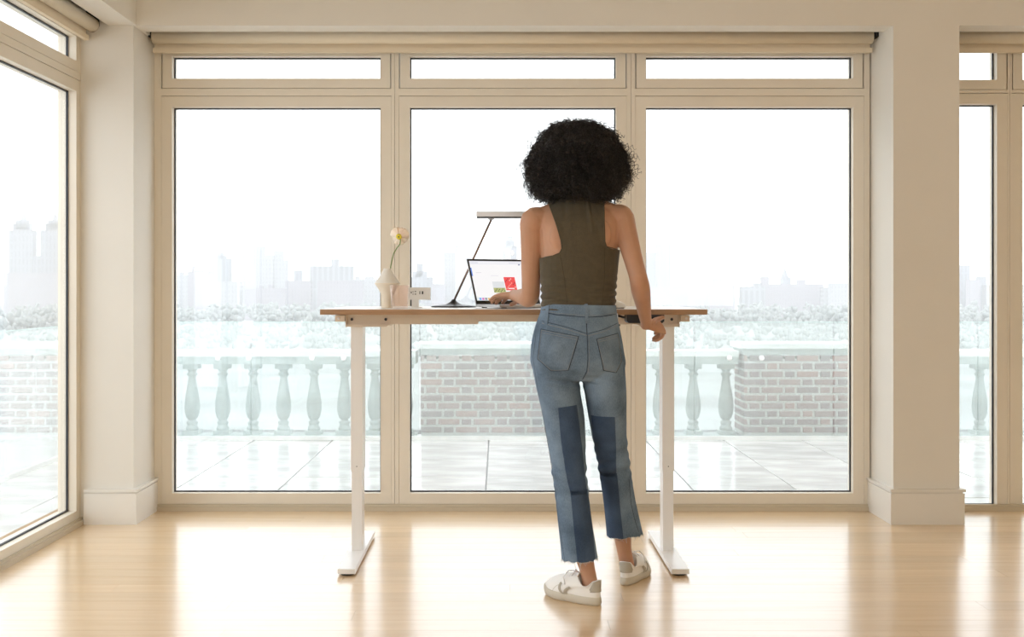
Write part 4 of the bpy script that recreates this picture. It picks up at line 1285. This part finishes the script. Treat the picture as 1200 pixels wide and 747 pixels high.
# hem height follows the slanted raw cut
hemL = EYE - (655.5 - HY) * 4.03 / F; hemR = EYE - (627.5 - HY) * 4.27 / F
jag = np.array([noise.noise(Vector((a * 60, b * 60, 0))) for a, b in V[:, :2]]) * .006
hz_ = np.where(isR, hemR - (xx - .445) * -.06, hemL + (xx - .28) * .06) + jag
f = np.minimum(V[:, 2] - hz_, bz_(357.2) + (.293 - xx) * .02 - V[:, 2])
VJ, TJ = clip(V, T, f)
jeans = solid(np_mesh('jeans', VJ, TJ, M['denim'], pe), .0025, 0)
JB = BVHTree.FromPolygons([tuple(v) for v in VJ], [tuple(map(int, t)) for t in TJ])
NJ = vnormals(VJ, TJ)
def patch(name, poly, m, lift, th, parent, dref=BD, back=True, V=VJ, T=TJ, N=NJ):
    """cloth patch: the camera-facing part of a surface inside a convex outline (x,z), lifted off the cloth"""
    q = [((a - HX) * dref / F, EYE - (b - HY) * dref / F) for a, b in poly]
    area = sum(q[i][0] * q[(i + 1) % len(q)][1] - q[(i + 1) % len(q)][0] * q[i][1] for i in range(len(q)))
    if area < 0: q = q[::-1]
    v, t, n = V, T, N
    f0 = -n[:, 1] - .02
    v, t, n = clip(v, t, f0, n)
    for i in range(len(q)):
        (x0, z0), (x1, z1) = q[i], q[(i + 1) % len(q)]
        l = math.hypot(x1 - x0, z1 - z0)
        f_ = ((x1 - x0) * (v[:, 2] - z0) - (z1 - z0) * (v[:, 0] - x0)) / l
        v, t, n = clip(v, t, f_, n)
        if len(t) == 0: return None
    v = v + n * lift
    o = np_mesh(name, v, t, m, parent)
    return solid(o, th, -1)
# the darker panels let into the back of both legs
patch('denim_panel', [(654, 478), (677, 475), (678.5, 490), (684, 540), (689, 579), (668.5, 579), (664, 560), (658, 520)], M['denim_dark'], .0022, .0015, jeans, 4.03)
patch('denim_panel', [(668, 574.5), (688, 574.5), (692.5, 610), (697.5, 664), (676.5, 664), (671, 610)], M['denim_dark'], .0022, .0015, jeans, 4.03)
patch('denim_panel', [(692, 485.5), (719, 486.5), (720.8, 520), (724, 561), (703, 561), (697, 520)], M['denim_dark'], .0022, .0015, jeans, 4.12)
patch('denim_panel', [(702, 555.5), (723.5, 555.5), (728, 590), (735, 648), (717, 648), (709, 600)], M['denim_dark'], .0022, .0015, jeans, 4.12)
# back pockets
LP = [(634.8, 386.5), (677.5, 394.5), (665.5, 433.5), (645.5, 434.5), (630.3, 421)]
RP = [(698.5, 397.5), (724.5, 391.5), (728.5, 424), (721.5, 437.0), (706.5, 433.5)]
DP = 4.02
pk1 = patch('back_pocket', LP, M['denim_pocket'], .0030, .002, jeans, DP)
pk2 = patch('back_pocket', RP, M['denim_pocket'], .0030, .002, jeans, DP)
def PXD(d, *pp): return [((a - HX) * d / F, EYE - (b - HY) * d / F) for a, b in pp]
def inset(poly, k_):
    cx_ = sum(p[0] for p in poly) / len(poly); cy_ = sum(p[1] for p in poly) / len(poly)
    return [(cx_ + (a - cx_) * k_, cy_ + (b - cy_) * k_) for a, b in poly]
for poly, pk in ((LP, pk1), (RP, pk2)):
    a = inset(poly, .945); surf_line('stitching', JB, PXD(DP, *a, a[0]), .00065, M['denim_stitch'], pk, .0042, .004)
    a = inset(poly, 1.0); surf_line('pocket_edge', JB, PXD(DP, *a, a[0]), .0013, M['denim_seam_dark'], pk, .0022, .004)
    a = inset(poly, .90); surf_line('stitching', JB, PXD(DP, (a[0][0], a[0][1] + 1.6), (a[1][0], a[1][1] + 1.6)), .0006, M['denim_stitch'], pk, .0042, .004)
# waistband, yoke, centre seam, outer leg seams
WB = patch('waistband', [(634, 354), (724, 354), (724, 368.2), (686, 372), (634, 366.2)], M['denim'], .0032, .002, jeans, BD - .05)
surf_line('waistband_edge', JB, PXD(4.06, (642, 367.4), (652, 369.3), (686, 371.8), (705, 371.2), (722, 368.5)), .0012, M['denim_seam_dark'], jeans, .0022)
surf_line('stitching', JB, PXD(4.06, (642, 366), (652, 367.6), (686, 370), (705, 369.5), (722, 366.8)), .0006, M['denim_stitch'], jeans, .0045)
for dy in (0, 2.4):
    surf_line('yoke_seam', JB, PXD(4.04, (636, 377 + dy), (662, 383 + dy), (687, 391 + dy)), .0009, M['denim_seam_dark'] if dy == 0 else M['denim_stitch'], jeans, .0016)
    surf_line('yoke_seam', JB, PXD(4.04, (688, 391 + dy), (706, 386.5 + dy), (724, 379.5 + dy)), .0009, M['denim_seam_dark'] if dy == 0 else M['denim_stitch'], jeans, .0016)
surf_line('centre_seam', JB, PXD(4.04, (686.5, 373), (687, 392), (687.5, 420), (686.5, 434), (682, 444)), .0013, M['denim_seam_dark'], jeans, .0012)
surf_line('stitching', JB, PXD(4.04, (689, 392), (689.3, 420), (688, 434), (684, 444)), .0006, M['denim_stitch'], jeans, .0018)
for (pa, dd) in (([(686.5, 356.5), (687, 379)], 4.045), ([(641.5, 357), (639, 380)], 4.10)):
    q = PXD(dd, *pa); n_ = 10; vs_ = []
    bm = bmesh.new(); prev = None
    for k in range(n_ + 1):
        t = k / n_; xx_ = q[0][0] + (q[1][0] - q[0][0]) * t; z_ = q[0][1] + (q[1][1] - q[0][1]) * t
        row = []
        for s_ in (-.0055, .0055):
            hit, nn_, _, _ = JB.ray_cast(Vector((xx_ + s_, 3.6, min(z_, bz_(358.2)))), Vector((0, 1, 0)))
            if hit is None: hit = Vector((xx_ + s_, 4.06, z_)); nn_ = Vector((0, -1, 0))
            row.append(bm.verts.new(Vector((hit.x, hit.y, z_)) + Vector((0, -1, 0)) * (.0065 if 0 < k < n_ else .003)))
        if prev: bm.faces.new((prev[0], prev[1], row[1], row[0]))
        prev = row
    solid(bm_obj('belt_loop', bm, M['denim_pocket'], jeans), .002, 0)
surf_line('leg_seam', JB, PXD(4.06, (628.5, 392), (625, 420), (630, 452), (639, 500), (646, 540), (651.5, 580), (656, 620), (661, 652)), .0009, M['denim_seam_dark'], jeans, .0010)
surf_line('leg_seam', JB, PXD(4.2, (735.5, 560), (739, 590), (744.5, 612), (749, 625)), .0010, M['denim_seam_dark'], jeans, .0010)
# frayed hems
def boundary_pts(V, T, zlim):
    from collections import Counter
    c = Counter()
    for t in T:
        for a, b in ((t[0], t[1]), (t[1], t[2]), (t[2], t[0])): c[(min(a, b), max(a, b))] += 1
    return [V[a] for (a, b), n_ in c.items() if n_ == 1 and V[a][2] < zlim]
hp = boundary_pts(VJ, TJ, .30)
bm = bmesh.new(); rr = random.Random(3)
for p in hp:
    for _ in range(2):
        L = rr.uniform(.002, .007) if rr.random() < .93 else rr.uniform(.008, .018)
        a = Vector(p) + Vector((rr.uniform(-.002, .002), rr.uniform(-.002, .002), .002))
        b_ = a + Vector((rr.uniform(-.4, .4) * L, rr.uniform(-.4, .4) * L, -L * .5)); c_ = b_ + Vector((rr.uniform(-.5, .5) * L, rr.uniform(-.5, .5) * L, -L * .5))
        add_tube(bm, [a, b_, c_], [.0005, .0004, .0003], 3, cap=False)
for (px, py, d, L) in ((679, 655, 3.975, 9), (733, 626, 4.21, 11), (679.5, 661, 3.975, 8)):
    a = P(px, py, d); add_tube(bm, [a, P(px + .4, py + L * .5, d), P(px + 1.5, py + L, d + .005)], [.0007] * 3, 4)
o = bm_obj('hem_fray', bm, M['fray'], jeans); o['kind'] = 'stuff'
# ankle tattoos
M['ink'] = mat('tattoo_ink', (.10, .06, .05), .6)
def skin_line(px_pts, d, r):
    pts = []
    for a, b in px_pts:
        p = P(a, b, d); hit, nn_, _, _ = BODY_BVH.ray_cast(Vector((p.x, 3.6, p.z)), Vector((0, 1, 0)))
        if hit: pts.append(hit + nn_ * -.0001)
    if len(pts) > 1: tube('tattoo', pts, r, M['ink'], body, seg=6)
skin_line([(728.2, 629.5), (728.4, 632), (728, 634.5), (726.3, 635.8), (724.8, 635)], 4.24, .0011)
skin_line([(688, 654.8), (690, 655.5), (692, 656.6)], 4.00, .0022)

# ---- shoes
M['leather'] = mat('white_leather', (.87, .865, .85), .45)
M['sole'] = mat('ecru_rubber', (.58, .54, .46), .6)
M['suede'] = mat('stone_suede', (.46, .43, .37), .85)
M['lace'] = mat('white_lace', (.80, .79, .80), .8)
def shoe(H, Tt, side, width=.094):
    """H heel back, Tt toe tip on the floor; side +1: the outer side is at the wearer's right"""
    H = Vector((H[0], H[1], 0)); Tt = Vector((Tt[0], Tt[1], 0)); Ld = (Tt - H).length; A = (Tt - H).normalized(); B_ = Vector((-A.y, A.x, 0))   # B_ points left of travel
    NP = 64
    def outline(th, grow=0.0):
        # th 0 = toe, pi = heel
        c, s = math.cos(th), math.sin(th)
        u = .5 + .5 * c
        wv = .5 * width * (abs(s) ** .82) * (1 if s >= 0 else -1)
        wf = .80 + .22 * math.exp(-((u - .70) / .22) ** 2) - .06 * math.exp(-((u - .42) / .12) ** 2)
        if u > .85: wf *= 1 - .22 * ((u - .85) / .15) ** 2
        asym = .006 * side * math.sin(math.pi * u) * (1 if u > .5 else .4)
        return Vector((u * (Ld + 2 * grow) - grow, wv * wf * (1 + grow / .045) + asym, 0))
    def world(l, z): return H + A * l.x + B_ * l.y + Vector((0, 0, z))
    root = empty('shoe', (H + A * Ld * .5)[:])
    root.parent = pe; root.location = (H + A * Ld * .5) - pe.location
    # sole
    bm = bmesh.new()
    lv = [(.000, -.006), (.003, -.001), (.012, .0015), (.026, .0), (.030, -.003)]
    def toe_spring(l): return .010 * max(0, (l.x / Ld - .80) / .2) ** 2
    R_ = []
    for z, g in lv:
        rg = []
        for k in range(NP):
            l = outline(2 * math.pi * k / NP, g); rg.append(world(l, z + toe_spring(l) * (1 if z > 0 else 1)))
        R_.append(rg)
    add_rings(bm, R_)
    bm_obj('sole', bm, M['sole'], root, smooth=True)
    # upper: from the sole outline to the collar
    def rim(th):
        c, s = math.cos(th), math.sin(th)
        ux = .195 + .175 * c
        wv = .034 * (abs(s) ** .9) * (1 if s >= 0 else -1)
        zz_ = .088 if c < -.75 else .068 + .012 * max(0, (-c - .2) / .55)
        if c > .1: zz_ = .066 + .036 * ((c - .1) / .9)
        if c <= .1 and c >= -.75: zz_ = .066 + .020 * max(0, (-c - .1) / .65) ** 2
        if c < -.75: zz_ = .086 + .004 * ((-c - .75) / .25)
        return Vector((ux * Ld / .98, wv, 0)), zz_
    bm = bmesh.new(); R_ = []; nl = 14
    for j in range(nl + 1):
        t = j / nl; rg = []
        for k in range(NP):
            th = 2 * math.pi * k / NP
            o_ = outline(th, -.003); r_, zr = rim(th); c = math.cos(th)
            z0 = .024 + toe_spring(o_)
            fwd = max(0, c)
            a_ = t ** (2.1 - .9 * fwd) ; b_ = 1 - (1 - t) ** (1.1 + 1.2 * fwd)
            if fwd > 0.0: b_ = b_ * (1 - .10 * math.sin(math.pi * t) * fwd)
            l = o_.lerp(r_, a_)
            rg.append(world(l, z0 + (zr - z0) * b_))
        R_.append(rg)
    VV = [[bm.verts.new(p) for p in r_] for r_ in R_]
    for i in range(nl):
        for k in range(NP):
            k2 = (k + 1) % NP; bm.faces.new((VV[i][k], VV[i][k2], VV[i + 1][k2], VV[i + 1][k]))
    inner = [[v.co.copy() for v in VV[-1]]]
    # lining going down inside the collar
    prev = VV[-1]
    for (dz, sc_) in ((.002, .93), (-.012, .86), (-.04, .80)):
        rc = sum((v.co for v in VV[-1]), Vector()) / NP
        row = [bm.verts.new(Vector((rc.x + (v.co.x - rc.x) * sc_, rc.y + (v.co.y - rc.y) * sc_, v.co.z + dz))) for v in VV[-1]]
        for k in range(NP):
            k2 = (k + 1) % NP; bm.faces.new((prev[k], prev[k2], row[k2], row[k]))
        prev = row
    up = bm_obj('upper', bm, M['leather'], root, smooth=True)
    # helpers to sit on the upper
    G = R_
    def on(ti, k_, lift=.0015):
        i = min(int(ti), nl - 1); f_ = ti - i; k0 = int(math.floor(k_)) % NP; g = k_ - math.floor(k_); k1 = (k0 + 1) % NP
        p = (G[i][k0] * (1 - g) + G[i][k1] * g) * (1 - f_) + (G[i + 1][k0] * (1 - g) + G[i + 1][k1] * g) * f_
        du = G[i][k1] - G[i][k0]; dv = G[i + 1][k0] - G[i][k0]
        n_ = du.cross(dv).normalized()
        c_ = H + A * Ld * .45 + Vector((0, 0, .03))
        if n_.dot(p - c_) < 0: n_ = -n_
        return p + n_ * lift
    # heel tab
    bm = bmesh.new(); rows_ = []
    for i in range(9):
        ti = 5.0 + (nl - 5.0) * i / 8; half = 7.5 - 1.2 * (i / 8) if i > 1 else 6.6
        rows_.append([bm.verts.new(on(min(ti, nl - .001), 32 + half * (q / 8 - .5) * 2 + (0), .0022)) for q in range(9)])
    for i in range(8):
        for q in range(8): bm.faces.new((rows_[i][q], rows_[i][q + 1], rows_[i + 1][q + 1], rows_[i + 1][q]))
    solid(bm_obj('heel_tab', bm, M['suede'], root, smooth=True), .0015, 0)
    # the slanted two-stroke emblem on both sides
    for sd in (1, -1):
        kk = lambda u_: (NP / (2 * math.pi) * math.acos(max(-1, min(1, (u_ - .5) * 2)))) if sd > 0 else NP - (NP / (2 * math.pi) * math.acos(max(-1, min(1, (u_ - .5) * 2))))
        bm = bmesh.new()
        for (p0, p1, w_) in (((.74, 7.8), (.505, .6), .052), ((.56, 9.4), (.485, .6), .055)):
            pv = None
            for q in range(9):
                t = q / 8; u_ = p0[0] + (p1[0] - p0[0]) * t; ti = p0[1] + (p1[1] - p0[1]) * t
                row = [bm.verts.new(on(ti, kk(u_ + w_ * (e_ / 5 - .5)), .0020)) for e_ in range(6)]
                if pv:
                    for e_ in range(5): bm.faces.new((pv[e_], pv[e_ + 1], row[e_ + 1], row[e_]))
                pv = row
        solid(bm_obj('emblem', bm, M['suede'], root), .001, 0)
        # toe seam
        tube('seam', [on(.5 + q * .8, kk(.72 - .0 * q), .0006) for q in range(9)], .0006, M['suede'], root, seg=5)
    # tongue
    bm = bmesh.new(); rows_ = []
    for i in range(6):
        t = i / 5; l = Vector((Ld * (.36 + .16 * (1 - t)), 0, 0)); zt_ = .070 + .042 * t
        rows_.append([bm.verts.new(world(Vector((l.x - .012 * t, (q / 6 - .5) * .046, 0)), zt_ - .010 * ((q / 6 - .5) * 2) ** 2)) for q in range(7)])
    for i in range(5):
        for q in range(6): bm.faces.new((rows_[i][q], rows_[i][q + 1], rows_[i + 1][q + 1], rows_[i + 1][q]))
    solid(bm_obj('tongue', bm, M['leather'], root, smooth=True), .004, 0)
    # laces
    for i in range(6):
        u_ = .43 + i * .045; l_ = []
        for q in range(9):
            s_ = (q / 8 - .5) * 2; l_.append(world(Vector((Ld * (u_ + .012 * (1 - abs(s_))), s_ * .024, 0)), .104 - i * .0072 - .010 * s_ * s_))
        tube('lace', l_, .0024, M['lace'], root, seg=8)
    for s_ in (1, -1):
        tube('lace', [world(Vector((Ld * .43, s_ * .004, 0)), .108), world(Vector((Ld * .50, s_ * .020, 0)), .108), world(Vector((Ld * .54, s_ * .036, 0)), .086), world(Vector((Ld * .50, s_ * .043, 0)), .062)], .0020, M['lace'], root, seg=7)
    return root
shoe((.362, 3.990), (.172, 4.168), 1)
shoe((.476, 4.258), (.588, 4.502), -1)

# ---- hair: a dense curly mass
def hair_radius(dx, dz, dy):
    """distance of the outer surface of the hair from its centre in a direction"""
    th = math.atan2(dz, math.hypot(dx, dy))
    r_ = .168 + .018 * math.cos(th) + .006 * math.sin(th)
    r_ *= 1 - .20 * max(0, -math.sin(th) - .35) / .65
    return r_
HA = Vector((.292, 4.150, 1.608))
bm = bmesh.new(); bmesh.ops.create_icosphere(bm, subdivisions=5, radius=1)
for v in bm.verts:
    d = v.co.normalized(); r_ = hair_radius(d.x, d.z, d.y) * .84
    q = Vector((d.x * 1.06, d.y * .92, d.z * .93)) * r_
    nn_ = noise.noise(d * 6) * .008 + noise.noise(d * 15) * .010
    q += d * nn_
    if q.z < -.120: q.z = -.120 + (q.z + .120) * .25
    if q.y > .03 and abs(q.x) < .085 and q.z < .075:       # the face stays free
        q.y = min(q.y, .03 + max(0, abs(q.x) - .055) * 1.2)
    v.co = HA + q
hair = bm_obj('hair', bm, M['hair'], pe, smooth=True)
NC = 5600; SEG = 34
dirs = RNG.normal(size=(NC * 2, 3)); dirs /= np.linalg.norm(dirs, axis=1)[:, None]
keep = ~((dirs[:, 1] > .35) & (np.abs(dirs[:, 0]) < .55) & (dirs[:, 2] < .55)) & (dirs[:, 2] > -.80)
dirs = dirs[keep][:NC]; NC = len(dirs)
rad = np.array([hair_radius(*d[[0, 2, 1]]) for d in dirs])
scl = np.array([1.06, .92, .93])
side_drop = np.clip(np.abs(dirs[:, 0]), 0, 1)
r0 = rad * RNG.uniform(.78, .90, NC)
start = np.array(HA) + dirs * scl * r0[:, None]
length = RNG.uniform(.035, .085, NC)
hang = RNG.uniform(.75, 1.6, NC)
ax = dirs * RNG.uniform(.10, .42, NC)[:, None] + np.array([0, 0, -1.0]) * hang[:, None] * .55 + RNG.normal(size=(NC, 3)) * .22
ax /= np.linalg.norm(ax, axis=1)[:, None]
top_m = dirs[:, 2] > .55
axt = dirs * .5 + RNG.normal(size=(NC, 3)) * .75; axt /= np.linalg.norm(axt, axis=1)[:, None]
ax[top_m] = axt[top_m]; length[top_m] *= .48
# tangent part hugging the surface, so curls do not dive inside
dn = (ax * dirs).sum(axis=1); neg = dn < .08
ax[neg] += dirs[neg] * (.10 - dn[neg])[:, None]; ax[:, 0] *= .8; ax /= np.linalg.norm(ax, axis=1)[:, None]
ref = np.where(np.abs(ax[:, 2:3]) < .9, np.array([[0, 0, 1.0]]), np.array([[1.0, 0, 0]]))
e1 = np.cross(ax, ref); e1 /= np.linalg.norm(e1, axis=1)[:, None]; e2 = np.cross(ax, e1)
hr = RNG.uniform(.0042, .0078, NC); turns = length / RNG.uniform(.012, .019, NC); ph = RNG.uniform(0, 6.28, NC); sg_ = RNG.choice([-1, 1], NC)
t = np.linspace(0, 1, SEG)
ang = ph[:, None] + sg_[:, None] * 2 * np.pi * turns[:, None] * t[None]
grow_ = np.minimum(1, t * 3)[None, :] * hr[:, None]
path = start[:, None] + ax[:, None] * (length[:, None] * t[None])[..., None] + e1[:, None] * (np.cos(ang) * grow_)[..., None] + e2[:, None] * (np.sin(ang) * grow_)[..., None]
# gravity bend
path[:, :, 2] -= (length[:, None] * .18) * (t[None] ** 2)
lim = 1.608 - .148 + RNG.uniform(-.012, .022, NC) + np.abs(path[:, :, 0] - .292).max(axis=1) * .0
path[:, :, 2] = np.maximum(path[:, :, 2], lim[:, None] + (path[:, :, 2] - lim[:, None]) * .12)
tanv = np.gradient(path, axis=1); tanv /= np.linalg.norm(tanv, axis=2)[..., None] + 1e-9
b1 = np.cross(tanv, np.array([.31, .55, .77])); b1 /= np.linalg.norm(b1, axis=2)[..., None] + 1e-9; b2 = np.cross(tanv, b1)
wr_ = (RNG.uniform(.0009, .0017, NC)[:, None] * (1 - .55 * t[None] ** 2))[..., None]
RN = 3
rings_ = np.stack([path + (b1 * math.cos(2 * math.pi * k / RN) + b2 * math.sin(2 * math.pi * k / RN)) * wr_ for k in range(RN)], axis=2)   # NC,SEG,RN,3
Vh = rings_.reshape(-1, 3)
ci = np.arange(NC)[:, None, None] * SEG * RN; si = np.arange(SEG - 1)[None, :, None] * RN; ki = np.arange(RN)[None, None, :]
k2 = (ki + 1) % RN
Q = np.stack([ci + si + ki, ci + si + k2, ci + si + RN + k2, ci + si + RN + ki], axis=-1).reshape(-1, 4)
o = np_mesh('curls', Vh, Q, M['hair'], hair); o['kind'] = 'stuff'
